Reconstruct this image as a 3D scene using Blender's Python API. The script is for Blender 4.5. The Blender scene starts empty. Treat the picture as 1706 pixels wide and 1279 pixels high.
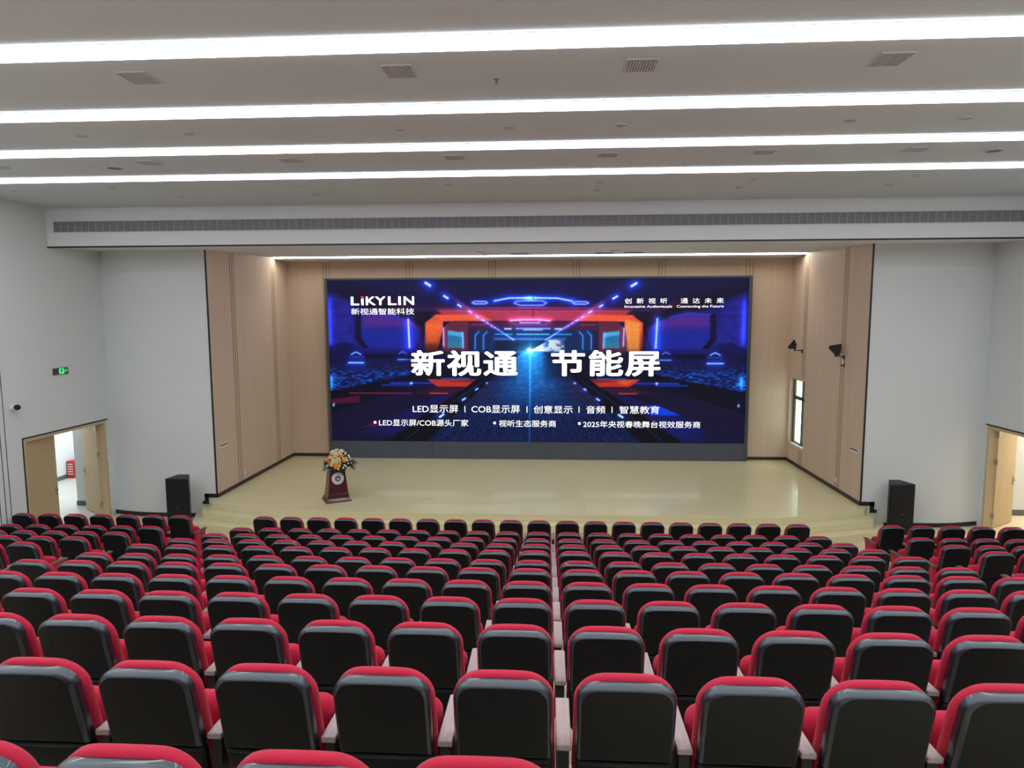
import bpy, math, random
import numpy as np
from mathutils import Matrix, Vector

random.seed(7)
rng = np.random.default_rng(11)
SC = bpy.context.scene
COL = SC.collection
PI = math.pi

# ---------------------------------------------------------------- camera
F_PX, PITCH, YAW, ROLL = 1107.0, 0.1035, 0.0576, -0.0035
CAM = Vector((0.4925, 0.0, 5.10))
cd = bpy.data.cameras.new('camera')
cd.sensor_fit = 'HORIZONTAL'
cd.sensor_width = 36.0
cd.lens = F_PX / 1706.0 * 36.0
cd.clip_start = 0.05
cd.clip_end = 300
cam = bpy.data.objects.new('camera', cd)
COL.objects.link(cam)
cam.matrix_world = (Matrix.Translation(CAM) @ Matrix.Rotation(YAW, 4, 'Z')
                    @ Matrix.Rotation(PI / 2 - PITCH, 4, 'X') @ Matrix.Rotation(ROLL, 4, 'Z'))
SC.camera = cam

# ---------------------------------------------------------------- world and view
w = bpy.data.worlds.new('daylight')
SC.world = w
w.use_nodes = True
bg = w.node_tree.nodes['Background']
bg.inputs['Color'].default_value = (0.93, 0.97, 1.0, 1)
bg.inputs['Strength'].default_value = 5.0
SC.view_settings.view_transform = 'Standard'
SC.view_settings.look = 'None'
SC.view_settings.exposure = 0.12
SC.view_settings.gamma = 1.0
SC.view_settings.use_curve_mapping = False
STRIP_POWER = 8.0          # radiance of the ceiling light lines
COVE_POWER = 27.0           # radiance of the cove line above the stage
CORRIDOR_W = 180.0         # corridor lamps (watts)


def area(name, loc, rot, sx, sy, watts, color=(1, 1, 1)):
    l = bpy.data.lights.new(name, 'AREA')
    l.shape = 'RECTANGLE'
    l.size, l.size_y, l.energy, l.color = sx, sy, watts, color
    o = bpy.data.objects.new(name, l)
    o.location, o.rotation_euler = loc, rot
    COL.objects.link(o)
    return o


area('corridor_lamp', (-13.4, 18.6, 3.1), (0, 0, 0), 1.6, 6.0, CORRIDOR_W, (1, 0.99, 0.97))
area('corridor_lamp', (13.4, 16.4, 3.1), (0, 0, 0), 1.6, 3.0, CORRIDOR_W * 0.9, (1, 0.86, 0.68))


# ---------------------------------------------------------------- materials
def s2l(c):
    return tuple(((v / 12.92) if v <= 0.04045 else ((v + 0.055) / 1.055) ** 2.4) for v in c)


def mat(name, col, rough=0.6, spec=0.5, metal=0.0, noise=0.0, scale=(4, 4, 4), detail=3.0, emit=None, power=0.0,
        bump=0.0, bscale=60, coat=0.0, sheen=0.0):
    m = bpy.data.materials.new(name)
    m.use_nodes = True
    nt = m.node_tree
    b = nt.nodes['Principled BSDF']
    b.inputs['Roughness'].default_value = rough
    b.inputs['Specular IOR Level'].default_value = spec
    b.inputs['Metallic'].default_value = metal
    b.inputs['Base Color'].default_value = (*col, 1)
    b.inputs['Coat Weight'].default_value = coat
    if sheen:
        b.inputs['Sheen Weight'].default_value = sheen
    tc = nt.nodes.new('ShaderNodeTexCoord')
    if noise > 0:
        mp = nt.nodes.new('ShaderNodeMapping')
        mp.inputs['Scale'].default_value = scale
        n = nt.nodes.new('ShaderNodeTexNoise')
        n.inputs['Scale'].default_value = 1.0
        n.inputs['Detail'].default_value = detail
        r = nt.nodes.new('ShaderNodeMapRange')
        r.inputs['From Min'].default_value = 0.25
        r.inputs['From Max'].default_value = 0.75
        r.inputs['To Min'].default_value = 1 - noise
        r.inputs['To Max'].default_value = 1 + noise
        mx = nt.nodes.new('ShaderNodeVectorMath')
        mx.operation = 'SCALE'
        mx.inputs[0].default_value = col
        nt.links.new(tc.outputs['Object'], mp.inputs['Vector'])
        nt.links.new(mp.outputs['Vector'], n.inputs['Vector'])
        nt.links.new(n.outputs['Fac'], r.inputs['Value'])
        nt.links.new(r.outputs['Result'], mx.inputs['Scale'])
        nt.links.new(mx.outputs['Vector'], b.inputs['Base Color'])
    if bump > 0:
        n2 = nt.nodes.new('ShaderNodeTexNoise')
        n2.inputs['Scale'].default_value = bscale
        n2.inputs['Detail'].default_value = 4
        bp_ = nt.nodes.new('ShaderNodeBump')
        bp_.inputs['Strength'].default_value = bump
        bp_.inputs['Distance'].default_value = 0.01
        nt.links.new(tc.outputs['Object'], n2.inputs['Vector'])
        nt.links.new(n2.outputs['Fac'], bp_.inputs['Height'])
        nt.links.new(bp_.outputs['Normal'], b.inputs['Normal'])
    if emit is not None:
        b.inputs['Emission Color'].default_value = (*emit, 1)
        b.inputs['Emission Strength'].default_value = power
    return m


def plank_mat(name, c1, c2, cm, length, width, rough, coat=0.0, mortar=0.004):
    m = mat(name, c1, rough, coat=coat)
    nt = m.node_tree
    b = nt.nodes['Principled BSDF']
    tc = nt.nodes.new('ShaderNodeTexCoord')
    br = nt.nodes.new('ShaderNodeTexBrick')
    br.inputs['Scale'].default_value = 1.0
    br.inputs['Brick Width'].default_value = length
    br.inputs['Row Height'].default_value = width
    br.inputs['Mortar Size'].default_value = mortar
    br.inputs['Color1'].default_value = (*c1, 1)
    br.inputs['Color2'].default_value = (*c2, 1)
    br.inputs['Mortar'].default_value = (*cm, 1)
    nt.links.new(tc.outputs['Object'], br.inputs['Vector'])
    mp = nt.nodes.new('ShaderNodeMapping')
    mp.inputs['Scale'].default_value = (1.5, 40, 40)
    n = nt.nodes.new('ShaderNodeTexNoise')
    n.inputs['Detail'].default_value = 4
    r = nt.nodes.new('ShaderNodeMapRange')
    r.inputs['To Min'].default_value = 0.9
    r.inputs['To Max'].default_value = 1.1
    mx = nt.nodes.new('ShaderNodeVectorMath')
    mx.operation = 'SCALE'
    nt.links.new(tc.outputs['Object'], mp.inputs['Vector'])
    nt.links.new(mp.outputs['Vector'], n.inputs['Vector'])
    nt.links.new(n.outputs['Fac'], r.inputs['Value'])
    nt.links.new(br.outputs['Color'], mx.inputs[0])
    nt.links.new(r.outputs['Result'], mx.inputs['Scale'])
    nt.links.new(mx.outputs['Vector'], b.inputs['Base Color'])
    return m


M = {}
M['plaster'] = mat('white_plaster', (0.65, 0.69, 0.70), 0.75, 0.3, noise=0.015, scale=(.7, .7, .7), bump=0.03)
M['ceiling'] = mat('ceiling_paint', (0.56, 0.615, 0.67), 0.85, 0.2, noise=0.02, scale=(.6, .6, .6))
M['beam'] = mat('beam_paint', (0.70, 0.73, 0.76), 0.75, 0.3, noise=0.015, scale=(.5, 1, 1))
M['panel'] = mat('oak_wall_panel', (0.565, 0.44, 0.335), 0.55, 0.35, noise=0.05, scale=(9, 9, .5), detail=5)
M['groove'] = mat('panel_groove', (0.16, 0.10, 0.065), 0.8, 0.2, noise=0.1)
M['stage'] = plank_mat('stage_boards', (0.67, 0.615, 0.385), (0.655, 0.60, 0.37), (0.62, 0.565, 0.34), 2.4, 0.15, 0.27, coat=0.3)
M['floor'] = mat('vinyl_floor', (0.58, 0.50, 0.36), 0.45, 0.4, noise=0.05, scale=(3, 3, 3))
M['skirting'] = mat('dark_skirting', (0.035, 0.026, 0.02), 0.5, 0.4, noise=0.1)
M['black_trim'] = mat('black_metal_trim', (0.02, 0.02, 0.022), 0.45, 0.4, noise=0.1)
M['shell'] = mat('dark_seat_plastic', (0.0055, 0.006, 0.008), 0.5, 0.22, noise=0.08, scale=(20, 20, 20), bump=0.05, bscale=400)
M['rim'] = mat('shell_edge_highlight', (0.010, 0.013, 0.021), 0.34, 0.85, noise=0.05, scale=(20, 20, 20), coat=0.4)
M['rim'].node_tree.nodes['Principled BSDF'].inputs['Specular Tint'].default_value = (.72, .86, 1.0, 1)  # blue tint and extra gloss paint the ceiling-light highlight on the shell edge
M['red'] = mat('red_seat_fabric', (0.41, 0.012, 0.041), 0.85, 0.2, noise=0.10, scale=(120, 120, 120), bump=0.15, bscale=500, sheen=0.08)
M['arm'] = mat('armrest_laminate', (0.33, 0.25, 0.255), 0.42, 0.5, noise=0.12, scale=(50, 4, 50), detail=5)
M['armend'] = mat('brown_armrest_wood', (0.11, 0.055, 0.035), 0.4, 0.5, noise=0.15, scale=(50, 4, 50))
M['black'] = mat('black_plastic', (0.012, 0.012, 0.016), 0.5, 0.4, noise=0.08)
M['strip'] = mat('light_diffuser', (0.9, 0.9, 0.9), 0.6, 0.2, emit=(0.955, 0.985, 1.0), power=STRIP_POWER)
M['cove'] = mat('cove_diffuser', (0.9, 0.9, 0.9), 0.6, 0.2, emit=(1, 0.95, 0.88), power=COVE_POWER)
M['grey_metal'] = mat('grey_metal', (0.36, 0.37, 0.39), 0.5, 0.5, metal=0.2, noise=0.05)
M['duct'] = mat('duct_dark', (0.17, 0.18, 0.21), 0.7, 0.3, noise=0.1)
M['louvre'] = mat('louvre_paint', (0.42, 0.43, 0.47), 0.6, 0.3, noise=0.05)
M['vent'] = mat('vent_blade', (0.56, 0.58, 0.66), 0.6, 0.3, noise=0.05)
M['vent_dark'] = mat('vent_cavity', (0.31, 0.33, 0.40), 0.8, 0.2, noise=0.1)
M['lamp_grey'] = mat('downlight_glass', (0.38, 0.38, 0.38), 0.5, 0.4, noise=0.05)
M['lamp_rim'] = mat('downlight_rim', (0.55, 0.55, 0.54), 0.5, 0.4, noise=0.03)
M['slate'] = mat('slate_plinth', (0.062, 0.078, 0.112), 0.3, 0.6, noise=0.08, scale=(1, 1, 1))
M['frame'] = mat('screen_frame', (0.07, 0.085, 0.10), 0.35, 0.5, metal=0.3, noise=0.05)
M['doorwood'] = mat('door_oak', (0.50, 0.375, 0.21), 0.5, 0.4, noise=0.06, scale=(20, 20, .8), detail=5)
M['doorframe'] = mat('door_frame_oak', (0.55, 0.43, 0.26), 0.5, 0.4, noise=0.05, scale=(20, 20, .8), detail=5)
M['mahogany'] = mat('mahogany', (0.062, 0.010, 0.016), 0.3, 0.5, noise=0.2, scale=(20, 20, 1.5), detail=5, coat=0.3)
M['cabinet'] = mat('speaker_cabinet', (0.010, 0.011, 0.018), 0.55, 0.4, noise=0.1, bump=0.1, bscale=200)
M['mesh'] = mat('speaker_grille', (0.006, 0.006, 0.009), 0.6, 0.4, noise=0.2, scale=(150, 150, 150))
M['white_plastic'] = mat('white_plastic', (0.75, 0.75, 0.74), 0.4, 0.5, noise=0.02)
M['chrome'] = mat('brushed_steel', (0.35, 0.34, 0.32), 0.35, 0.5, metal=0.9, noise=0.05)
M['hydrant'] = mat('red_enamel', (0.33, 0.022, 0.028), 0.4, 0.5, noise=0.08)
M['hydrant_stripe'] = mat('pale_print', (0.75, 0.55, 0.52), 0.5, 0.4, noise=0.03)
M['corridor_floor'] = mat('corridor_tiles', (0.44, 0.47, 0.45), 0.3, 0.5, noise=0.06, scale=(2, 2, 2))
M['grey_skirting'] = mat('grey_skirting', (0.12, 0.11, 0.125), 0.5, 0.4, noise=0.1)
M['winframe'] = mat('window_frame_grey', (0.045, 0.055, 0.05), 0.45, 0.4, noise=0.05)
M['outside'] = mat('pale_render_wall', (0.36, 0.40, 0.32), 0.9, 0.2, noise=0.08, scale=(1, 1, 9))
M['sign_green'] = mat('lit_green', (0.02, 0.3, 0.08), 0.5, 0.3, emit=(0.06, 0.95, 0.22), power=1.0)
M['sign_dim'] = mat('dim_green', (0.02, 0.2, 0.06), 0.5, 0.3, emit=(0.04, 0.32, 0.12), power=1.0)
M['sign_body'] = mat('sign_housing', (0.055, 0.05, 0.055), 0.5, 0.4, noise=0.05)
M['leaf'] = mat('dark_leaf', (0.035, 0.075, 0.05), 0.5, 0.4, noise=0.3, scale=(25, 25, 25))
M['eucalyptus'] = mat('grey_green_leaf', (0.15, 0.20, 0.15), 0.6, 0.3, noise=0.25, scale=(25, 25, 25))
M['lime'] = mat('lime_bloom', (0.48, 0.58, 0.28), 0.7, 0.3, noise=0.2, scale=(60, 60, 60))
M['orange'] = mat('orange_petal', (0.75, 0.30, 0.045), 0.6, 0.3, noise=0.15, scale=(50, 50, 50))
M['peach'] = mat('peach_petal', (0.85, 0.42, 0.25), 0.6, 0.3, noise=0.12, scale=(50, 50, 50))
M['cream'] = mat('cream_petal', (0.82, 0.78, 0.60), 0.6, 0.3, noise=0.08, scale=(50, 50, 50))
M['emblem'] = mat('emblem_white', (0.62, 0.58, 0.66), 0.4, 0.4, noise=0.03)
M['emblem_ink'] = mat('emblem_ink', (0.05, 0.05, 0.08), 0.5, 0.4, noise=0.05)
M['white_text'] = mat('lit_white_text', (0.8, 0.8, 0.8), 0.5, 0.2, emit=(1, 1, 1), power=1.05)
M['red_text'] = mat('lit_red_text', (0.5, 0.02, 0.02), 0.5, 0.2, emit=(0.85, 0.015, 0.02), power=1.0)


def glass_mat():
    m = bpy.data.materials.new('window_glass')
    m.use_nodes = True
    nt = m.node_tree
    nt.nodes.remove(nt.nodes['Principled BSDF'])
    t = nt.nodes.new('ShaderNodeBsdfTransparent')
    t.inputs['Color'].default_value = (0.86, 0.93, 0.86, 1)
    g = nt.nodes.new('ShaderNodeBsdfGlossy')
    g.inputs['Roughness'].default_value = 0.02
    mix = nt.nodes.new('ShaderNodeMixShader')
    mix.inputs['Fac'].default_value = 0.07
    nt.links.new(t.outputs[0], mix.inputs[1])
    nt.links.new(g.outputs[0], mix.inputs[2])
    nt.links.new(mix.outputs[0], nt.nodes['Material Output'].inputs['Surface'])
    return m


M['glass'] = glass_mat()


# ---------------------------------------------------------------- mesh helpers
class MB:
    def __init__(s):
        s.v, s.f = [], []

    def add(s, vs, fs, mtx=None):
        n = len(s.v)
        s.v += [tuple(mtx @ Vector(p)) if mtx else tuple(p) for p in vs]
        s.f += [tuple(i + n for i in f) for f in fs]
        return s

    def box(s, x0, x1, y0, y1, z0, z1, mtx=None):
        vs = [(x0, y0, z0), (x1, y0, z0), (x1, y1, z0), (x0, y1, z0), (x0, y0, z1), (x1, y0, z1), (x1, y1, z1), (x0, y1, z1)]
        return s.add(vs, [(0, 3, 2, 1), (4, 5, 6, 7), (0, 1, 5, 4), (1, 2, 6, 5), (2, 3, 7, 6), (3, 0, 4, 7)], mtx)

    def prism(s, poly, a, b, axis=2, mtx=None):
        """poly (counter clockwise list of 2d points) extruded from a to b along axis"""
        def P(p, h):
            return (p[0], p[1], h) if axis == 2 else ((h, p[0], p[1]) if axis == 0 else (p[0], h, p[1]))
        n = len(poly)
        vs = [P(p, a) for p in poly] + [P(p, b) for p in poly]
        fs = [tuple(range(n - 1, -1, -1)), tuple(range(n, 2 * n))] + [(i, (i + 1) % n, n + (i + 1) % n, n + i) for i in range(n)]
        return s.add(vs, fs, mtx)

    def loft(s, rings, cap=True, mtx=None):
        n = len(rings[0])
        vs = [p for r in rings for p in r]
        fs = []
        for k in range(len(rings) - 1):
            for i in range(n):
                j = (i + 1) % n
                fs.append((k * n + i, k * n + j, (k + 1) * n + j, (k + 1) * n + i))
        if cap:
            fs += [tuple(range(n - 1, -1, -1)), tuple((len(rings) - 1) * n + i for i in range(n))]
        return s.add(vs, fs, mtx)

    def lathe(s, prof, n=16, mtx=None):
        rings = [[(r * math.cos(2 * PI * i / n), r * math.sin(2 * PI * i / n), z) for i in range(n)] for r, z in prof]
        return s.loft(rings, True, mtx)

    def tube(s, pts, r, n=8):
        pts = [Vector(p) for p in pts]
        rings = []
        for i, p in enumerate(pts):
            d = (pts[min(i + 1, len(pts) - 1)] - pts[max(i - 1, 0)]).normalized()
            up = Vector((0, 0, 1)) if abs(d.z) < .9 else Vector((1, 0, 0))
            a = d.cross(up).normalized()
            b = d.cross(a).normalized()
            rings.append([tuple(p + r * (math.cos(2 * PI * k / n) * a + math.sin(2 * PI * k / n) * b)) for k in range(n)])
        return s.loft(rings)

    def build(s, name, m, parent=None, smooth=None, bevel=0.0, seg=2, loc=None):
        me = bpy.data.meshes.new(name)
        me.from_pydata(s.v, [], s.f)
        me.materials.append(m)
        if smooth:
            bm_fix(me)
            me.shade_smooth()
            me.set_sharp_from_angle(angle=math.radians(smooth))
        else:
            bm_fix(me)
        me.update()
        o = bpy.data.objects.new(name, me)
        COL.objects.link(o)
        if parent:
            o.parent = parent
        if loc:
            o.location = loc
        if bevel > 0:
            b = o.modifiers.new('bevel', 'BEVEL')
            b.width, b.segments, b.limit_method = bevel, seg, 'ANGLE'
            b.angle_limit = math.radians(40)
        return o


def bm_fix(me):
    import bmesh
    b = bmesh.new()
    b.from_mesh(me)
    bmesh.ops.recalc_face_normals(b, faces=b.faces)
    b.to_mesh(me)
    b.free()


def tag(o, label, cat, group=None):
    o['label'], o['category'] = label, cat
    if group:
        o['group'] = group
    return o


def thing(name, label, cat, loc=(0, 0, 0), rz=0.0, group=None):
    o = bpy.data.objects.new(name, None)
    o.empty_display_size = 0.2
    o.location, o.rotation_euler = loc, (0, 0, rz)
    COL.objects.link(o)
    return tag(o, label, cat, group)


def struct(o):
    o['kind'] = 'structure'
    return o


def proj(p):
    """photo pixel of a world point (used only to count what stands in view and to word labels)"""
    X, Y, Z = p[0] - CAM.x, p[1] - CAM.y, p[2] - CAM.z
    cy, sy, cp, sp = math.cos(YAW), math.sin(YAW), math.cos(PITCH), math.sin(PITCH)
    x1, y1 = X * cy + Y * sy, -X * sy + Y * cy
    d, u = y1 * cp - Z * sp, y1 * sp + Z * cp
    return 853 + F_PX * x1 / d, 639.5 - F_PX * u / d


ORD = ['zeroth', 'first', 'second', 'third', 'fourth', 'fifth', 'sixth', 'seventh', 'eighth', 'ninth', 'tenth',
       'eleventh', 'twelfth', 'thirteenth', 'fourteenth']

# ---------------------------------------------------------------- measures of the hall
HW = 10.79          # half width of the hall
CZ = 7.5            # ceiling
SO = 7.93           # half width of the stage opening
SY0, SY1 = 16.05, 21.09
SZ = 0.51           # stage height
ROW_TOP = [3.755, 3.476, 3.214, 2.94, 2.664, 2.393, 2.107, 1.865, 1.605, 1.35, 1.128, 1.03]   # nearest row first
ROW_Y = [1.89 + i for i in range(12)]
BACK_H = 1.02
ROW_F = [t - BACK_H for t in ROW_TOP]

# ---------------------------------------------------------------- shell of the room
pts = [(-4.0, -0.3), (14.0 + 2.9, -0.3), (16.9, 0.0)]
prof = [(-4.0, -0.3), (16.9, -0.3), (16.9, 0.0)]
tops = [(ROW_Y[i] + 0.62, ROW_F[i]) for i in range(12)]
zc = 0.0
for ye, zf in reversed(tops):
    if zf > zc + 0.005:
        prof += [(ye, zc), (ye, zf)]
        zc = zf
prof += [(ROW_Y[0] - 0.38, zc), (ROW_Y[0] - 0.38, zc + 0.27), (ROW_Y[0] - 1.38, zc + 0.27), (ROW_Y[0] - 1.38, zc + 0.54),
         (-4.0, zc + 0.54)]
b = MB()
b.prism(prof, -HW, HW, 0)
struct(b.build('floor', M['floor']))

b = MB()
b.box(-HW - .2, HW + .2, -4.2, 14.6, CZ, CZ + .2)
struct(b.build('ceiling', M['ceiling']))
b = MB()
b.box(-HW - .2, HW + .2, -4.2, -4.0, 2.9, CZ)
struct(b.build('wall_back', M['plaster']))
DY0, DY1, DZ = 13.42, 16.09, 2.48
for s, nm in ((-1, 'left'), (1, 'right')):
    b = MB()
    x0, x1 = sorted((s * HW, s * (HW + .2)))
    b.box(x0, x1, -4.0, DY0, -.3, CZ)
    b.box(x0, x1, DY0, DY1, DZ, CZ)
    b.box(x0, x1, DY1, 16.75, -.3, CZ)
    struct(b.build('wall_' + nm, M['plaster']))
    # white front wall beside the stage, curving back towards the door
    fr = [(7.965, 16.05), (9.45, 16.05), (9.75, 16.06), (10.0, 16.085), (10.25, 16.125), (10.5, 16.185), (HW, 16.27)]
    poly = fr + [(HW, 16.75), (8.14, 16.75), (8.14, 16.2), (7.965, 16.2)]
    if s < 0:
        poly = [(-x, y) for x, y in reversed(poly)]
    b = MB()
    b.prism(poly, -.1, 6.95)
    struct(b.build('wall_front_' + nm, M['plaster'], smooth=30))
    # its skirting follows the curve and steps up beside the stage steps
    b = MB()
    ring = [(8.52, 16.05)] + fr[1:]
    for (xa, ya), (xb, yb) in zip(ring[:-1], ring[1:]):
        b.prism([(s * xa, ya), (s * xa, ya - .018), (s * xb, yb - .018), (s * xb, yb)], 0, .10)
    xs = sorted((s * 8.32, s * 8.52))
    b.box(min(s * 8.27, s * 8.33), max(s * 8.27, s * 8.33), 16.032, 16.05, .34, .42)
    b.box(min(s * 8.17, s * 8.27), max(s * 8.17, s * 8.27), 16.032, 16.05, .34, .61)
    b.box(min(s * SO, s * 8.27), max(s * SO, s * 8.27), 16.032, 16.05, SZ, SZ + .10)
    struct(b.build('baseboard_front_' + nm, M['black_trim']))
    # black metal edge where the white wall meets the timber lining
    b = MB()
    b.box(min(s * SO, s * 7.965), max(s * SO, s * 7.965), 16.03, 16.06, SZ, 6.95)
    struct(b.build('trim_stage_edge_' + nm, M['black_trim']))
    # timber lining of the stage
    WY0, WY1, WZ0, WZ1 = 19.76, 20.98, 1.12, 3.13
    b = MB()
    b.box(*sorted((s * SO, s * 7.965)), 16.06, 16.2, SZ - .2, 7.0)
    xa, xb = sorted((s * SO, s * 8.14))
    if s > 0:
        b.box(xa, xb, 16.2, WY0, SZ - .2, 7.0)
        b.box(xa, xb, WY1, SY1 + .2, SZ - .2, 7.0)
        b.box(xa, xb, WY0, WY1, SZ - .2, WZ0)
        b.box(xa, xb, WY0, WY1, WZ1, 7.0)
    else:
        b.box(xa, xb, 16.2, SY1 + .2, SZ - .2, 7.0)
    struct(b.build('wall_stage_' + nm, M['panel']))
    b = MB()
    b.box(min(s * SO, s * (SO - .015)), max(s * SO, s * (SO - .015)), 16.05, SY1, SZ, SZ + .10)
    struct(b.build('baseboard_stage_' + nm, M['skirting']))

b = MB()
b.box(-SO, SO, SY1, SY1 + .2, SZ - .2, 7.0)
struct(b.build('wall_stage_back', M['panel']))
b = MB()
b.box(-SO + .015, -6.66, SY1 - .015, SY1, SZ, SZ + .10)
b.box(6.66, SO - .015, SY1 - .015, SY1, SZ, SZ + .10)
struct(b.build('baseboard_stage_back', M['skirting']))

# triple grooves in the lining: back wall, then side walls
k = 0
for xc in (-6.65, -3.97, -1.335, 1.30, 3.95, 6.62):
    k += 1
    b = MB()
    for d in (-.1, 0, .1):
        b.box(xc + d - .007, xc + d + .007, SY1 - .004, SY1 + .01, 6.2 if abs(xc) < 6.5 else SZ + .1, 6.8)
    struct(b.build('trim_groove_%d' % k, M['groove']))
for s in (-1, 1):
    for yc in (17.34, 19.93):
        k += 1
        b = MB()
        for d in (-.1, 0, .1):
            lo = SZ + .1
            if s > 0 and yc > 19:
                if yc + d > 19.76:
                    b.box(*sorted((s * (SO - .004), s * (SO + .01))), yc + d - .008, yc + d + .008, lo, 1.05)
                lo = 3.2 if yc + d > 19.76 else lo
            b.box(*sorted((s * (SO - .004), s * (SO + .01))), yc + d - .008, yc + d + .008, lo, 6.85)
        struct(b.build('trim_groove_%d' % k, M['groove']))

# stage with wrapped steps
b = MB()
for pl, z0, z1 in (
    ([(-8.12, 16.05), (-7.9, 15.66), (-5.75, 15.0), (5.75, 15.0), (7.9, 15.72), (8.12, 16.05)], .34, SZ),
    ([(-8.32, 16.05), (-8.0, 15.38), (-5.85, 14.7), (5.85, 14.7), (8.0, 15.46), (8.32, 16.05)], .17, .34),
    ([(-8.5, 16.05), (-8.1, 15.12), (-5.95, 14.4), (5.95, 14.4), (8.1, 15.2), (8.5, 16.05)], 0, .17)):
    b.prism(pl, z0, z1)
b.box(-SO, SO, 16.05, SY1, 0, SZ)
struct(b.build('floor_stage', M['stage'], bevel=.006))

# beam in front of the stage and its sloping underside
b = MB()
b.prism([(14.55, 6.65), (19.95, 6.86), (19.95, CZ + .2), (14.55, CZ + .2)], -HW, HW, 0)
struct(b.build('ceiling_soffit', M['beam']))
b = MB()
b.prism([(14.535, 6.63), (14.56, 6.63), (14.56, 6.665), (14.535, 6.665)], -HW, HW, 0)
struct(b.build('trim_beam_edge', M['black_trim']))
b = MB()
b.box(-SO, SO, 20.07, SY1, 6.825, 7.0)
b.box(-SO, SO, 19.95, 20.07, 6.93, 7.2)
struct(b.build('ceiling_stage_back', M['beam']))

# fluted panel and slots at the left end of the left wall
b = MB()
for y in (12.97, 12.84, 12.70):
    b.box(-HW - .01, -HW + .004, y - .008, y + .008, 0.0, 4.35)
struct(b.build('trim_wall_slots', M['black_trim']))

# corridors behind the two doors
for s, nm in ((-1, 'left'), (1, 'right')):
    xr = lambda a, c: sorted((s * a, s * c))
    b = MB()
    x0, x1 = xr(10.99, 15.2)
    b.box(x0, x1, 11.5, 25.0 if s < 0 else 21.0, -.3, 0.0)
    x0, x1 = xr(HW, 10.99)
    b.box(x0, x1, DY0, DY1, -.3, 0.0)
    struct(b.build('floor_corridor_' + nm, M['corridor_floor'] if s < 0 else M['floor']))
    b = MB()
    x0, x1 = xr(14.8, 15.2)
    b.box(x0, x1, 11.5, 25.0 if s < 0 else 21.0, 0, 3.2)
    struct(b.build('wall_corridor_outer_' + nm, M['plaster']))
    b = MB()
    x0, x1 = xr(10.99, 14.8)
    b.box(x0, x1, 11.3, 11.5, 0, 3.2)
    x0, x1 = xr(10.99, 12.3 if s < 0 else 12.5)
    b.box(x0, x1, 16.9 if s < 0 else 17.12, 25.0 if s < 0 else 21.0, 0, 3.2)
    if s < 0:
        b.box(-14.8, -12.3, 24.8, 25.0, 0, 3.2)
    struct(b.build('wall_corridor_inner_' + nm, M['plaster']))
    b = MB()
    x0, x1 = xr(10.99, 15.2)
    b.box(x0, x1, 11.3, 25.0 if s < 0 else 21.0, 3.2, 3.4)
    struct(b.build('ceiling_corridor_' + nm, M['ceiling']))
    b = MB()
    if s < 0:
        b.box(-14.8, -14.785, 11.5, 25, 0, .13)
        b.box(-12.3, -10.99, 16.885, 16.9, 0, .13)
        b.box(-12.315, -12.3, 16.885, 25, 0, .13)
    else:
        b.box(14.785, 14.8, 11.5, 21, 0, .13)
        b.box(10.99, 12.5, 17.105, 17.12, 0, .15)
        b.box(12.5, 12.515, 17.105, 21, 0, .15)
    struct(b.build('baseboard_corridor_' + nm, M['grey_skirting']))
# glazed end of the right corridor
b = MB()
for z in (0, 1.05, 3.1):
    b.box(12.5, 14.8, 20.9, 20.97, z, z + .1)
for x in (12.5, 13.6, 14.7):
    b.box(x, x + .1, 20.9, 20.97, 0, 3.2)
wn = struct(b.build('window_2', M['grey_metal']))
b = MB()
b.box(12.52, 14.78, 20.93, 20.94, .05, 3.15)
b.build('pane', M['glass'], wn)


# ---------------------------------------------------------------- doors
def door_leaf(parent, hinge, direction, width, h, handle_side, hinges=True):
    """leaf from its hinge edge along direction (2d), handle near its free edge"""
    ang = math.atan2(direction[1], direction[0])
    mtx = Matrix.Translation((hinge[0], hinge[1], 0)) @ Matrix.Rotation(ang, 4, 'Z')
    b = MB()
    b.box(0.0, width, -.022, .022, .012, h, mtx)
    lf = b.build('door_leaf', M['doorwood'], parent, bevel=.003)
    b = MB()
    for sd in (-1, 1):
        b.box(width - .10, width - .05, *sorted((sd * .022, sd * .03)), .95, 1.16, mtx)
        b.box(width - .085, width - .065, *sorted((sd * .03, sd * .07)), 1.06, 1.08, mtx)
        b.box(width - .19, width - .065, *sorted((sd * .06, sd * .075)), 1.06, 1.08, mtx)
    b.build('door_handle', M['chrome'], lf)
    if hinges:
        b = MB()
        for z in (.25, 1.55, 2.2):
            for sd in (-1, 1):
                b.box(-.02, .045, sd * .028 - .012, sd * .028 + .012, z, z + .13, mtx)
        b.build('hinge', M['chrome'], lf)
    return lf


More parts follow.
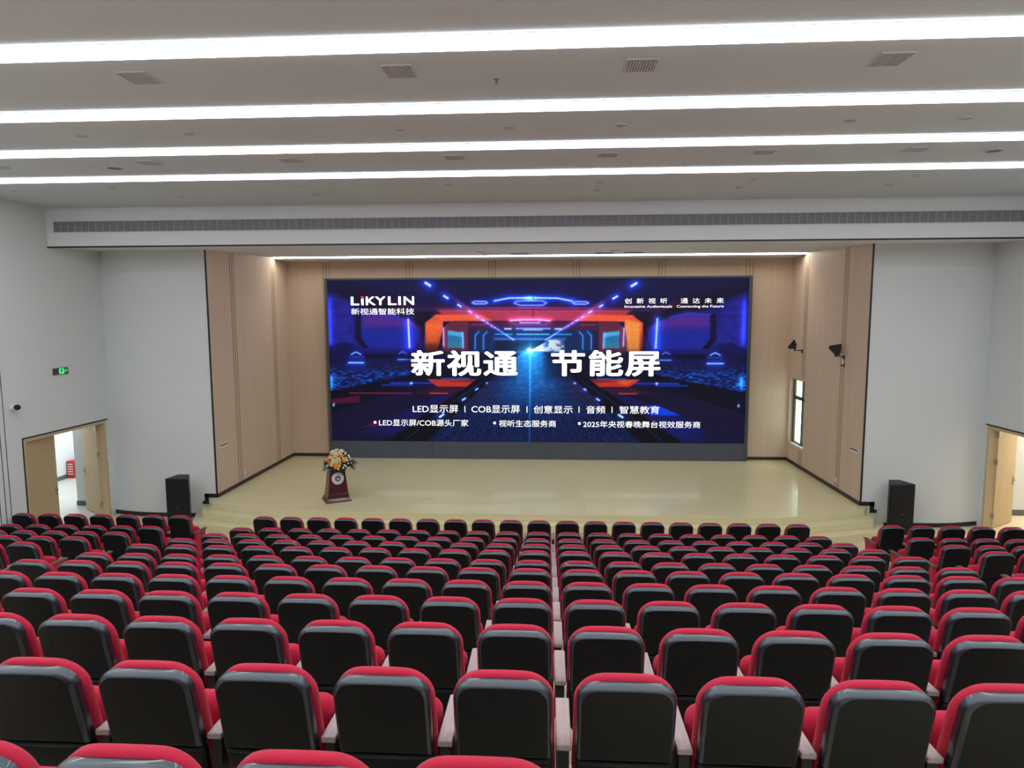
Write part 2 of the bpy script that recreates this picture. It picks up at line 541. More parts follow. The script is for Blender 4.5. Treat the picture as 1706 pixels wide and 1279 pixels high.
for s, n in ((-1, 1), (1, 2)):
    e = bpy.data.objects.new('door_%d' % n, None)
    COL.objects.link(e)
    struct(e)
    e.location = (s * 10.89, 14.75, 0)
    inv = Matrix.Translation((-s * 10.89, -14.75, 0))
    b = MB()
    xa, xb = sorted((s * (HW + .005), s * 10.985))
    b.box(xa, xb, DY0 + .001, DY0 + .07, 0, DZ - .001, inv)
    b.box(xa, xb, DY1 - .07, DY1 - .001, 0, DZ - .001, inv)
    b.box(xa, xb, DY0 + .07, DY1 - .07, DZ - .07, DZ - .001, inv)
    b.build('door_frame', M['doorframe'], e)
    b = MB()
    xa, xb = sorted((s * (HW - .012), s * (HW + .004)))
    b.box(xa, xb, DY0 - .03, DY0, 0, DZ + .03, inv)
    b.box(xa, xb, DY0, DY1 + .05, DZ, DZ + .03, inv)
    b.build('door_edge_strip', M['black_trim'], e)
    hx = s * 10.965
    L1 = door_leaf(e, (hx - s * 10.89 + s * .02, DY1 - .082 - 14.75), (s * .82, .57), .98, DZ - .09, 1)
    if s < 0:
        L2 = door_leaf(e, (s * 10.9 - s * 10.89, DY0 + .075 - 14.75), (-.15, .989), 1.17, DZ - .09, 1, False)

# hydrant box and its pale lettering panel in the left corridor
t = thing('fire_extinguisher_box', 'red fire extinguisher box on the floor beyond the left door', 'fire extinguisher box', (-14.66, 20.0, 0))
b = MB()
b.box(-.12, .12, -.2, .2, 0, .55)
b.build('body', M['hydrant'], t, bevel=.01)
b = MB()
for z in (.12, .2, .28, .36, .44):
    b.box(-.08, .09, -.206, -.2, z, z + .03)
b.build('printed_panel', M['hydrant_stripe'], t)

# ---------------------------------------------------------------- stage window and the wall outside
b = MB()
X0, X1 = 8.04, 8.09
fy0, fy1, fz0, fz1 = WY0, WY1, WZ0, WZ1
fw = .065
b.box(X0, X1, fy0, fy1, fz0, fz0 + fw)
b.box(X0, X1, fy0, fy1, fz1 - .04, fz1)
b.box(X0, X1, fy0, fy0 + fw, fz0, fz1)
b.box(X0, X1, fy1 - .10, fy1, fz0, fz1)
b.box(X0, X1, 20.17, 20.27, fz0, fz1)
b.box(X0, X1, fy0, fy1, 2.5, 2.6)
wn = struct(b.build('window_1', M['winframe']))
b = MB()
b.box(8.06, 8.066, fy0 + .02, fy1 - .02, fz0 + .02, fz1 - .02)
b.build('pane', M['glass'], wn)
b = MB()
b.box(7.95, 8.04, fy0, fy1, fz0 - .01, fz0 + .02)
b.build('window_sill', M['white_plastic'], wn)
b = MB()
b.box(9.0, 10.46, 27.0, 27.6, -.3, 7)
for q in range(30):
    b.box(10.46, 10.46 + (.06 if q % 2 else .0) + .02, 27.0, 27.3, q * .24 - .3, q * .24 - .08)
tag(b.build('neighbouring_wall', M['outside']), 'pale green building wall seen outside the stage window', 'building')

# ---------------------------------------------------------------- ceiling lamps, vents, grilles
strip_names = {5.92: 'nearest and widest of the four long white ceiling light lines',
               7.77: 'second nearest of the four long white ceiling light lines',
               9.54: 'third nearest of the four long white ceiling light lines',
               11.36: 'farthest and thinnest of the four long ceiling light lines, by the stage beam'}
for y in (5.92, 7.77, 9.54, 11.36, 4.1, 2.28, .46, -1.36):
    t = thing('strip_light', strip_names.get(y, 'long white ceiling light line further back in the hall, behind the camera'), 'ceiling light',
              (0, y + .17, CZ - .012), 0, 'long ceiling light lines')
    b = MB()
    b.box(-10.7, 10.7, -.165, .165, -.012, -.004)
    b.build('diffuser', M['strip'], t)
    b = MB()
    b.box(-10.66, 10.66, -.15, .15, -.004, 0)
    b.build('housing', M['ceiling'], t)


def ceiling_vent(x, y, w_, d_, label, n=11):
    t = thing('ceiling_vent', label, 'air vent', (x, y, CZ), 0, 'ceiling air vents')
    b = MB()
    b.box(-w_ / 2, w_ / 2, -d_ / 2, d_ / 2, -.003, 0)
    b.build('cavity', M['vent_dark'], t)
    b = MB()
    for q in range(n):
        xx = -w_ / 2 + w_ * (q + .5) / n
        b.box(xx - w_ / n * .22, xx + w_ / n * .22, -d_ / 2, d_ / 2, -.012, -.003)
    b.build('blades', M['vent'], t)
    b = MB()
    r = .012
    b.box(-w_ / 2 - r, w_ / 2 + r, d_ / 2, d_ / 2 + r, -.014, 0)
    b.box(-w_ / 2 - r, w_ / 2 + r, -d_ / 2 - r, -d_ / 2, -.014, 0)
    b.box(w_ / 2, w_ / 2 + r, -d_ / 2, d_ / 2, -.014, 0)
    b.box(-w_ / 2 - r, -w_ / 2, -d_ / 2, d_ / 2, -.014, 0)
    b.build('frame', M['lamp_rim'], t)


for q, x in enumerate((-3.66, -1.0, 1.36, 3.70)):
    ceiling_vent(x, 6.77, .28, .32, ('grey square louvred vent between the two nearest light lines, %s from left'
                                     % ORD[q + 1]))
for q, x in enumerate((-5.8, -3.53, -.98, 1.35, 3.66, 5.85)):
    ceiling_vent(x, 10.38, .28, .27, 'small grey vent between the two farthest light lines, %s from left' % ORD[q + 1], 9)


def downlight(x, y, r, label, z=CZ, dark=False):
    t = thing('ceiling_downlight' if not dark else 'ceiling_speaker', label, 'ceiling light' if not dark else 'speaker', (x, y, z), 0,
              'small recessed ceiling lights' if not dark else 'round ceiling speakers')
    b = MB()
    b.lathe([(r, 0), (r, -.012), (r * .82, -.012), (r * .78, -.004)], 20)
    b.build('rim', M['lamp_rim'], t, smooth=40)
    b = MB()
    b.lathe([(r * .78, -.003), (r * .78, -.0045)], 20)
    b.build('lens' if not dark else 'mesh_cover', M['lamp_grey'] if not dark else M['duct'], t)


for q, x in enumerate((-5.75, -4.28, -1.45, -.04, 1.38, 4.22, 5.61)):
    downlight(x, 8.82, .085, 'small round recessed light between second and third light lines, %s from left' % ORD[q + 1])
for q, (x, y) in enumerate(((-9.79, 12.5), (-7.69, 12.3), (-4.16, 12.45), (-1.39, 12.47), (1.394, 12.47), (4.1, 12.32), (6.87, 12.3))):
    downlight(x, y, .085, 'small round light just beyond the farthest light line, %s from left' % ORD[q + 1])
for q, (x, y) in enumerate(((-6.93, 13.3), (-4.17, 13.3), (1.385, 13.28), (4.08, 13.19), (6.84, 13.17))):
    downlight(x, y, .085, 'small round light right above the grille beam, %s from left' % ORD[q + 1])
downlight(-8.35, 10.56, .11, 'round light at left photo edge between the farthest light lines')
downlight(-6.6, 10.74, .14, 'dark round ceiling speaker at left between the farthest light lines', dark=True)
downlight(7.06, 10.57, .14, 'dark round ceiling speaker at right between the farthest light lines', dark=True)
t = thing('sprinkler', 'tiny brass sprinkler head between the two nearest light lines', 'sprinkler', (-.064, 7.07, CZ))
b = MB()
b.lathe([(.03, 0), (.03, -.006), (.01, -.01), (.01, -.035), (.02, -.04), (.02, -.045)], 12)
b.build('head', M['chrome'], t, smooth=40)

# linear grille on the beam
t = thing('linear_grille', 'long dark grey air grille along the white beam above the stage', 'air vent', (0, 14.55, 7.09))
b = MB()
b.box(-10.6, 10.6, -.012, 0, -.118, .118)
b.build('cavity', M['duct'], t)
b = MB()
for q in range(8):
    z = -.105 + q * .03
    b.box(-10.6, 10.6, -.03, -.012, z - .004, z + .004)
x = -10.6
while x < 10.6:
    b.box(x - .004, x + .004, -.026, -.012, -.118, .118)
    x += .163
b.build('bars', M['louvre'], t)
b = MB()
b.box(-10.63, 10.63, -.034, 0, .118, .132)
b.box(-10.63, 10.63, -.034, 0, -.132, -.118)
b.box(-10.63, -10.6, -.034, 0, -.118, .118)
b.box(10.6, 10.63, -.034, 0, -.118, .118)
b.build('frame', M['beam'], t)

# cove line above the stage and the small soffit outlets
t = thing('cove_light', 'thin bright light line along the stage ceiling above the big screen', 'ceiling light', (0, 20.01, 6.86))
b = MB()
b.box(-SO + .02, SO - .02, -.055, .055, -.012, .03)
b.build('diffuser', M['cove'], t)
b = MB()
b.box(-SO + .02, SO - .02, -.058, .058, .03, .07)
b.build('housing', M['grey_metal'], t)


def soffz(y):
    return 6.65 + (y - 14.55) * (.21 / 5.4)


for (x, y, w_), lb in (((-1.22, 19.3, .55), 'leftmost grey slot vent in the stage ceiling near the light line'),
                       ((-.38, 19.05, .55), 'second grey slot vent from left in the stage ceiling'),
                       ((1.99, 19.0, .55), 'third grey slot vent from left in the stage ceiling'),
                       ((2.78, 18.85, .55), 'rightmost grey slot vent in the stage ceiling near the light line')):
    t = thing('slot_vent', lb, 'air vent', (x, y, soffz(y)), 0, 'slot vents in the stage ceiling')
    sl = Matrix.Rotation(math.atan(.21 / 5.4), 4, 'X')
    b = MB()
    b.box(-w_ / 2, w_ / 2, -.25, .25, -.012, -.002, sl)
    b.build('frame', M['lamp_rim'], t)
    b = MB()
    for q in range(5):
        b.box(-w_ / 2 + .03, w_ / 2 - .03, -.22 + q * .09, -.15 + q * .09, -.016, -.012, sl)
    b.build('blades', M['duct'], t)
for x, y, lb in ((-1.35, 18.0, 'small round outlet in the stage ceiling, left of the slot vents'),
                 (2.2, 18.05, 'small round outlet in the stage ceiling above the right slot vents')):
    t = thing('soffit_outlet', lb, 'ceiling light', (x, y, soffz(y)))
    b = MB()
    b.lathe([(.14, 0), (.14, -.015), (.11, -.018)], 20, Matrix.Rotation(math.atan(.21 / 5.4), 4, 'X'))
    b.build('rim', M['vent'], t, smooth=40)

# ---------------------------------------------------------------- the LED screen and what it shows
scr = thing('led_screen', 'huge blue LED screen showing a sci-fi corridor and white Chinese captions', 'screen', (0, 20.84, SZ))
FX, FZ0, FZ1 = 6.64, 0.0, 5.76
DX, DZ0, DZ1 = 6.555, 0.56, 5.70
b = MB()
b.box(-FX, -DX, 0, .24, FZ0, FZ1)
b.box(DX, FX, 0, .24, FZ0, FZ1)
b.box(-DX, DX, 0, .24, DZ1, FZ1)
b.box(-DX, DX, .03, .24, FZ0, DZ1)
b.build('frame', M['frame'], scr, bevel=.004)
b = MB()
for q in range(8):
    xa = -DX + q * 2 * DX / 8
    b.box(xa + .002, xa + 2 * DX / 8 - .002, .01, .03, FZ0 + .002, DZ0)
b.build('plinth_panel', M['slate'], scr)

NX, NY = 780, 306
uu, vv = np.meshgrid(np.linspace(0, 1, NX), np.linspace(0, 1, NY))      # v = 0 at the top
PX = (544 * (1 - uu) + 1250 * uu) * (1 - vv) + (555 * (1 - uu) + 1242 * uu) * vv
PY = (467 * (1 - uu) + 461 * uu) * (1 - vv) + (735 * (1 - uu) + 738.5 * uu) * vv
MX = 895 - np.abs(PX - 895)         # mirrored picture column (left half)
IMG = np.zeros((NY, NX, 3))


def sm(a, lo, hi):
    t_ = np.clip((a - lo) / (hi - lo), 0, 1)
    return t_ * t_ * (3 - 2 * t_)


def C8(r, g, b_):
    return np.array([r, g, b_]) / 255.0


def blend(mask, col):
    global IMG
    c = col if isinstance(col, np.ndarray) and col.ndim == 3 else np.asarray(col)[None, None, :]
    IMG = IMG * (1 - mask[..., None]) + c * mask[..., None]


def addc(mask, col):
    global IMG
    IMG = IMG + mask[..., None] * np.asarray(col)[None, None, :]


def polym(pts_, xx=None, soft=1.2):
    """soft mask of a convex polygon in picture columns and rows"""
    X_ = MX if xx is None else xx
    ptsa = list(pts_)
    area_ = sum(ptsa[i][0] * ptsa[(i + 1) % len(ptsa)][1] - ptsa[(i + 1) % len(ptsa)][0] * ptsa[i][1] for i in range(len(ptsa)))
    if area_ < 0:
        ptsa.reverse()
    mk = np.ones_like(PX)
    for i in range(len(ptsa)):
        (xa, ya), (xb, yb) = ptsa[i], ptsa[(i + 1) % len(ptsa)]
        L = math.hypot(xb - xa, yb - ya) + 1e-9
        d = ((xb - xa) * (PY - ya) - (yb - ya) * (X_ - xa)) / L
        mk = np.minimum(mk, np.clip(d / soft + .5, 0, 1))
    return mk


def segd(xa, ya, xb, yb, X_):
    dx, dy = xb - xa, yb - ya
    L2 = dx * dx + dy * dy + 1e-9
    t_ = np.clip(((X_ - xa) * dx + (PY - ya) * dy) / L2, 0, 1)
    return np.hypot(X_ - xa - t_ * dx, PY - ya - t_ * dy)


def neon(pts_, core, glow, wd=.9, gw=5.0, ga=.6, xx=None, closed=False):
    X_ = MX if xx is None else xx
    ps = list(pts_) + ([pts_[0]] if closed else [])
    d = np.full_like(PX, 1e9)
    for (xa, ya), (xb, yb) in zip(ps[:-1], ps[1:]):
        d = np.minimum(d, segd(xa, ya, xb, yb, X_))
    addc(ga * np.exp(-(d / gw) ** 1.3), glow)
    blend(np.clip(1.2 - d / wd * .6, 0, 1), core)


def vnoise(sx, sy, seed):
    r_ = np.random.default_rng(seed)
    gx, gy = PX / sx, PY / sy
    x0, y0 = np.floor(gx).astype(int), np.floor(gy).astype(int)
    tab = r_.random((256, 256))
    fx, fy = gx - x0, gy - y0
    fx, fy = fx * fx * (3 - 2 * fx), fy * fy * (3 - 2 * fy)
    g = lambda a, c: tab[c % 256, a % 256]
    return (g(x0, y0) * (1 - fx) + g(x0 + 1, y0) * fx) * (1 - fy) + (g(x0, y0 + 1) * (1 - fx) + g(x0 + 1, y0 + 1) * fx) * fy


grain = rng.random((NY, NX))
n1, n2, n3 = vnoise(26, 18, 1), vnoise(9, 7, 2), vnoise(5, 1.3, 3)
# base: deep navy, ceiling to floor
IMG[:] = C8(7, 7, 42)
blend(sm(PY, 520, 462) * 1.0, C8(15, 12, 62))
# ceiling slab, violet towards the middle
blend(polym([(640, 500), (895, 500), (895, 528), (715, 532)], soft=8) * .8, C8(70, 22, 72))
blend(polym([(560, 462), (895, 462), (895, 506), (690, 510)], soft=16) * .8, C8(19, 17, 80))
# side walls
blend(polym([(540, 480), (600, 508), (712, 540), (712, 600), (540, 612)], soft=10), C8(28, 22, 118))
blend(polym([(545, 485), (585, 500), (600, 590), (545, 600)], soft=12) * (.35 + .5 * n2), C8(56, 40, 168))
blend(polym([(603, 522), (640, 518), (690, 533), (707, 545), (707, 570), (690, 580), (605, 578)], soft=2), C8(38, 34, 150))
blend(polym([(603, 522), (640, 518), (690, 533), (700, 545), (604, 545)], soft=14) * .75, C8(112, 44, 150))
blend(polym([(606, 550), (700, 552), (690, 578), (606, 577)], soft=10) * .7, C8(28, 40, 165))
blend(polym([(594, 521), (603, 519), (603, 563), (593, 563)], soft=1.5), C8(14, 12, 62))
blend(polym([(593, 562), (602, 560), (616, 578), (607, 579)], soft=1.5), C8(12, 8, 44))
neon([(604, 519), (640, 517), (690, 532), (706, 547), (706, 566), (698, 577)], C8(48, 14, 52), C8(60, 10, 40), 1.2, 2.5, .3)
neon([(604, 521), (640, 519), (668, 526)], C8(24, 60, 190), C8(10, 40, 140), .9, 2.5, .4)
# dark ceiling bracket above the orange wall
blend(polym([(690, 518), (724, 517), (730, 524), (716, 536), (690, 530)], soft=2), C8(26, 12, 44))
# orange wall and ceiling band
org = C8(232, 84, 52)[None, None, :] * (1 - sm(PY, 540, 590)[..., None] * .62)
blend(polym([(713, 536), (731, 523), (748, 524), (743, 546), (740, 594), (713, 594)], soft=2), org)
blend(polym([(731, 523), (830, 522), (838, 533), (758, 534), (740, 546)], soft=2), C8(236, 84, 58))
blend((polym([(714, 536), (738, 530), (736, 584), (714, 584)], xx=1786 - PX, soft=5) * .75), C8(255, 165, 70))
blend((polym([(714, 540), (738, 534), (736, 570), (714, 570)], xx=PX, soft=8) * .5), C8(255, 120, 52))
blend(polym([(731, 513), (895, 510), (895, 534), (752, 534)], soft=5) * .9, C8(204, 60, 70))
blend(polym([(726, 524), (805, 522), (830, 534), (752, 534)], soft=3) * .9, C8(250, 92, 58))
blend(polym([(820, 514), (895, 513), (895, 534), (836, 533)], soft=8) * .6, C8(190, 60, 110))
# dark hull line above the band
neon([(700, 514), (832, 514), (895, 514)], C8(26, 40, 120), C8(20, 30, 110), .7, 1.8, .35)
# inner corridor
blend(polym([(752, 534), (895, 533), (895, 592), (748, 592), (744, 548)], soft=3), C8(36, 30, 78))
blend(polym([(752, 535), (895, 534), (895, 548), (790, 548)], soft=4) * .75, C8(92, 34, 74))
blend(polym([(742, 545), (756, 534), (786, 534), (786, 592), (742, 592)], soft=2) * .85, C8(120, 44, 74))
blend(polym([(751, 549), (778, 553), (777, 578), (752, 578)], soft=1.5), C8(50, 118, 180))
blend(polym([(752, 549), (777, 552), (777, 560), (752, 556)], soft=3) * .7, C8(110, 190, 240))
blend(polym([(752, 569), (777, 569), (777, 578), (752, 578)], soft=4) * .6, C8(80, 140, 150))
neon([(744, 545), (745, 574)], C8(190, 190, 250), C8(120, 60, 160), .9, 4, .5)
neon([(777, 553), (778, 578)], C8(130, 200, 250), C8(40, 90, 180), .9, 3, .4)
blend(polym([(795, 548), (895, 545), (895, 592), (795, 592)], soft=6) * .9, C8(22, 46, 104))
for xa in (798, 812):
    neon([(xa + 6, 551), (xa, 557), (xa, 580)], C8(90, 150, 230), C8(30, 70, 170), .7, 2.5, .4)
neon([(832, 555), (860, 555)], C8(80, 160, 220), C8(20, 60, 150), .7, 2, .4)
neon([(868, 555), (895, 555)], C8(110, 190, 240), C8(20, 60, 150), .7, 2, .4)
neon([(848, 546), (858, 546)], C8(210, 200, 255), C8(70, 60, 170), 1.1, 3, .5)
neon([(867, 545.5), (895, 545.5)], C8(150, 150, 255), C8(70, 70, 190), 1.0, 3, .5)
neon([(880, 547.5), (895, 547.5)], C8(190, 180, 255), C8(70, 70, 190), .8, 2, .4)
neon([(792, 539), (815, 539.5)], C8(170, 50, 60), C8(100, 20, 30), .6, 1.5, .3)
# the lit end of the corridor with a planet
blend(polym([(832, 564), (950, 564), (950, 584), (832, 584)], xx=PX, soft=1.2), C8(20, 26, 60))
neon([(832, 563), (948, 563)], C8(60, 120, 210), C8(30, 80, 190), .8, 3, .5, xx=PX)
pl = polym([(889, 583), (922, 564.5), (947, 563.5), (949, 584)], xx=PX, soft=1.0)
blend(pl, C8(205, 212, 230))
blend(pl * sm(n2 + n3 * .5, .75, .95) * sm(PX, 908, 920), C8(70, 95, 160))
blend(pl * sm(PX, 936, 952) * .7, C8(60, 70, 120))
# ceiling ring lights
ring_o = [(833, 500), (858, 495.3), (895, 495)]
neon(ring_o, C8(190, 230, 255), C8(20, 70, 255), 1.0, 6, .8, xx=MX + 3)
neon([(863, 503.5), (868, 500.5), (880, 499.5), (910, 499.5), (912, 500.5), (917, 503.5), (911, 507), (873, 507.2)], C8(140, 170, 255),
     C8(40, 50, 220), .8, 4, .6, xx=PX, closed=True)
for xc in (805.5, 974):
    neon([(xc - 13, 503), (xc - 9, 501), (xc + 9, 501), (xc + 13, 503), (xc + 9, 505), (xc - 9, 505)], C8(170, 190, 255), C8(40, 40, 230), .8, 4,
         .7, xx=PX, closed=True)
addc(np.exp(-((PX - 890) / 9) ** 2 - ((PY - 495.5) / 3.5) ** 2), C8(60, 200, 255))
neon([(857, 532.5), (875, 530.7), (905, 530.7), (923, 532.5)], C8(255, 200, 245), C8(210, 60, 150), .9, 4, .7, xx=PX)
neon([(873, 533), (874, 536), (905, 536), (906, 533)], C8(210, 170, 255), C8(140, 60, 200), .7, 2.5, .5, xx=PX)
neon([(861, 538), (865, 539), (915, 539), (919, 538)], C8(90, 90, 200), C8(120, 40, 90), .6, 2, .4, xx=PX)
# rows of ceiling spots with a red beam
for sd in (0, 1):
    XX = PX if sd == 0 else 1779 - PX
    blend(polym([(722, 470), (784, 508), (836, 546), (829, 546), (776, 510)], xx=XX, soft=3) * .5 * sm(PY, 476, 520), C8(225, 70, 80))
    dots = [(717, 473, 4.2), (748, 494, 3.4), (771, 508, 2.7), (789, 518, 2.1), (801.5, 526, 1.9), (811, 532, 1.7), (818.5, 536.6, 1.4),
            (825.5, 541, 1.2), (831, 544.2, 1.1), (836, 547, 1.0), (840, 549.5, .9), (844, 552, .8), (848, 555, .7)]
    for xa, ya, r_ in dots:
        d = segd(xa - r_ * .9, ya - r_ * .55, xa + r_ * .9, ya + r_ * .55, XX)
        addc(np.exp(-(d / (r_ * 2.0)) ** 1.3) * .8, C8(30, 60, 240))
        blend(np.clip(1.5 - d / (r_ * .48), 0, 1), C8(225, 240, 255))
    neon([(850, 556), (863, 564.5)], C8(200, 220, 255), C8(50, 80, 200), .6, 2, .4, xx=XX)
# floor
blend(sm(PY, 584, 592), C8(6, 8, 48))
lw = polym([(540, 602), (700, 590), (770, 592), (700, 622), (540, 654)], soft=5)
blend(lw, C8(12, 20, 84))
blend(lw * sm(n3, .35, .9) * sm(PY, 606, 622), C8(28, 84, 200))
blend(lw * sm(n3, .6, .95) * sm(PY, 598, 606) * sm(PY, 618, 606) * .5, C8(110, 60, 120))
blend(polym([(540, 604), (575, 574), (612, 604)], soft=3) * .8, C8(14, 12, 70))
blend(polym([(540, 580), (570, 568), (592, 572), (614, 596), (560, 600)], soft=4) * .85, C8(18, 16, 84))
blend(polym([(540, 654), (690, 622), (775, 612), (690, 642), (540, 690)], soft=3), C8(6, 6, 34))
stair = polym([(540, 690), (690, 642), (800, 616), (830, 618), (700, 735), (540, 740)], soft=3)
blend(stair, C8(13, 9, 50))
ln = np.abs(((PY - 740 + (MX - 540) * .33) / 5.2) % 1 - .5)
blend(stair * sm(ln, .30, .48) * .42 * sm(PY, 648, 668) * sm(MX, 720, 690), C8(58, 56, 120))
blend(polym([(600, 720), (740, 655), (765, 655), (660, 725)], soft=5) * .55, C8(30, 22, 120))
blend(polym([(605, 712), (636, 699), (636, 710)], xx=PX, soft=3) * .8, C8(110, 18, 64))
blend(polym([(552, 664), (602, 658), (602, 670), (556, 672)], xx=PX, soft=3) * .8, C8(110, 14, 66))
blend(polym([(1086, 674), (1100, 673), (1140, 691), (1090, 691)], xx=PX, soft=1.5), C8(14, 62, 225))
blend(polym([(1090, 691), (1140, 691), (1160, 700), (1180, 738), (1110, 738)], xx=PX, soft=6) * .6, C8(14, 22, 120))
# red reflections
blend(polym([(716, 630), (800, 630), (784, 643), (735, 643)], soft=1.5), C8(196, 52, 42))
blend(polym([(716, 630), (744, 630), (752, 635), (735, 640)], xx=1785 - PX, soft=2) * .6, C8(240, 110, 50))
blend(polym([(752, 634), (800, 630), (793, 636)], soft=2) * .7, C8(120, 30, 50))
blend(polym([(690, 655), (735, 643), (790, 643), (760, 655)], soft=6) * .5, C8(110, 28, 46))
neon([(584, 654), (690, 654)], C8(160, 20, 70), C8(80, 6, 40), .7, 2, .3, xx=PX)
neon([(722, 654), (752, 654)], C8(210, 70, 50), C8(100, 20, 10), .7, 2, .3)
neon([(741, 629), (788, 629)], C8(80, 100, 200), C8(20, 30, 120), .8, 2, .3)
neon([(655, 637), (725, 637)], C8(36, 60, 190), C8(14, 24, 120), .9, 4, .5)
neon([(640, 640.5), (690, 640.5)], C8(20, 60, 190), C8(10, 24, 110), .7, 3, .4)
addc(np.exp(-((MX - 690) / 2.2) ** 2 - ((PY - 637) / 2.5) ** 2), C8(180, 200, 200))
# central runway
run = polym([(880, 584), (910, 584), (965, 622), (1098, 741), (690, 741), (823, 620)], xx=PX, soft=2)
blend(run, C8(8, 14, 62))
cen = np.exp(-((PX - 890) / (26 + (PY - 584) * .55)) ** 2)
blend(run * cen * (1 - sm(PY, 605, 715) * .93), C8(34, 118, 214))
blend(run * sm(n3, .45, .95) * .45 * cen * (1 - sm(PY, 625, 705)), C8(70, 165, 240))
blend(run * sm(PY, 590, 650) * sm(PY, 690, 640) * sm(np.abs(PX - 890), 40, 90) * .35, C8(110, 30, 70))
tt = (PX - 890) / (PY - 572 + 1e-6)
gl = np.abs((tt * 7.5) % 1 - .5)
blend(run * sm(gl, .46, .5) * .4 * sm(PY, 600, 640), C8(30, 110, 220))
gz = np.abs((900 / (PY - 560)) % 1 - .5)
blend(run * sm(gz, .44, .5) * .3 * sm(PY, 600, 640), C8(24, 80, 190))
blend(run * (grain > .93) * .5 * sm(PY, 640, 700), C8(30, 110, 210))
# rails
blend(polym([(823, 616), (836, 612), (846, 606), (838, 618), (712, 741), (640, 741), (762, 658)], soft=2), C8(3, 3, 18))
neon([(832, 620), (762, 668), (672, 741)], C8(12, 34, 92), C8(6, 14, 60), .6, 2, .3)
for xa, ya, r_ in ((818, 636.5, 1.2), (801, 647, 1.8), (779.5, 664, 2.4), (742, 692, 3.4)):
    for XX in (PX, 1783 - PX):
        d = segd(xa - r_ * .9, ya + r_ * .6, xa + r_ * .9, ya - r_ * .6, XX)
        addc(np.exp(-(d / (r_ * 1.8)) ** 1.3) * .7, C8(20, 70, 240))
        blend(np.clip(1.5 - d / (r_ * .5), 0, 1), C8(215, 240, 255))
# star burst and beam
rr = np.hypot(PX - 889, (PY - 582) * 1.15)
addc(np.exp(-rr / 16.0) * .9, C8(70, 190, 255))
addc(np.exp(-(rr / 4.0) ** 2), C8(255, 255, 255))
addc(np.exp(-np.abs(PX - 890.5) / .9) * sm(PY, 560, 582) * (.75 - .35 * sm(PY, 600, 735)), C8(30, 150, 255))
addc(np.exp(-np.abs(PY - 584) / 3) * np.exp(-np.abs(PX - 889) / 42) * .5, C8(60, 150, 230))
# neon posts and glowing pyramids
neon([(684, 531), (686.5, 577)], C8(225, 235, 255), C8(50, 60, 255), 1.2, 7, .7, xx=PX)
neon([(1100.5, 529), (1098, 577)], C8(190, 225, 255), C8(40, 90, 255), 1.2, 7, .7, xx=PX)
addc(np.exp(-np.abs(MX - 547 - (PY - 470) * .03) / 3.5) * sm(PY, 480, 520) * sm(PY, 582, 560), C8(50, 60, 255))
addc(np.exp(-np.abs(MX - 553) / 3.5) * sm(PY, 622, 628) * sm(PY, 652, 640), C8(50, 160, 255))
addc(np.exp(-((MX - 557) / 2) ** 2 - ((PY - 674) / 3) ** 2), C8(160, 200, 255))
for XX in (PX, 1790 - PX):
    neon([(587, 589), (595, 585), (603, 589)], C8(150, 200, 255), C8(30, 70, 230), .7, 3, .5, xx=XX)
    blend(polym([(582, 593), (608, 593), (608, 617), (584, 617)], xx=XX, soft=2) * .7, C8(22, 34, 130))
    neon([(582, 603), (608, 603)], C8(170, 215, 255), C8(30, 60, 230), .9, 4, .6, xx=XX)
    neon([(584, 593), (608, 593)], C8(50, 70, 190), C8(20, 30, 120), .5, 2, .3, xx=XX)
    neon([(669, 588), (675, 584), (681, 588)], C8(110, 120, 230), C8(30, 40, 150), .6, 2.5, .4, xx=XX)
    neon([(667, 597.5), (690, 597.5)], C8(110, 150, 240), C8(30, 50, 180), .8, 3, .5, xx=XX)
# soft dark halo behind the two big words keeps the letters legible, as on the slide
blend(polym([(682, 582), (866, 582), (866, 630), (682, 630)], xx=PX, soft=10) * .35, C8(6, 8, 40))
blend(polym([(916, 582), (1102, 582), (1102, 630), (916, 630)], xx=PX, soft=10) * .35, C8(6, 8, 40))
IMG = np.clip(IMG, 0, 1.4)
IMG = IMG * (.74 + .26 * np.minimum(IMG.max(-1, keepdims=True), 1)) * (.88 + .24 * grain)[..., None]
IMG = np.clip(IMG, 0, 1)
IMG[..., 0] *= 1 - .35 * sm(IMG[..., 2] - IMG[..., 0], .08, .35) * (1 - IMG[..., 1])
LIN = np.where(IMG <= .04045, IMG / 12.92, ((IMG + .055) / 1.055) ** 2.4)

xs_ = np.linspace(-DX, DX, NX)
zs_ = np.linspace(DZ1, DZ0, NY)
gx, gz_ = np.meshgrid(xs_, zs_)
co = np.stack([gx, np.full_like(gx, .024), gz_], -1).reshape(-1, 3)
idx = np.arange(NX * NY).reshape(NY, NX)
q = np.stack([idx[1:, :-1], idx[1:, 1:], idx[:-1, 1:], idx[:-1, :-1]], -1).reshape(-1)
me = bpy.data.meshes.new('display')
me.vertices.add(NX * NY)
me.vertices.foreach_set('co', co.ravel().astype(np.float32))
nf = (NX - 1) * (NY - 1)
me.loops.add(nf * 4)
me.polygons.add(nf)
me.loops.foreach_set('vertex_index', q.astype(np.int32))
me.polygons.foreach_set('loop_start', np.arange(0, nf * 4, 4, dtype=np.int32))
me.update(calc_edges=True)
at = me.color_attributes.new('picture', 'FLOAT_COLOR', 'POINT')
at.data.foreach_set('color', np.concatenate([LIN, np.ones((NY, NX, 1))], -1).astype(np.float32).ravel())
dm = bpy.data.materials.new('led_picture')
dm.use_nodes = True
nt = dm.node_tree
pb = nt.nodes['Principled BSDF']
pb.inputs['Base Color'].default_value = (.006, .006, .008, 1)
pb.inputs['Roughness'].default_value = .6
pb.inputs['Specular IOR Level'].default_value = .15
an = nt.nodes.new('ShaderNodeAttribute')
an.attribute_name = 'picture'
nt.links.new(an.outputs['Color'], pb.inputs['Emission Color'])
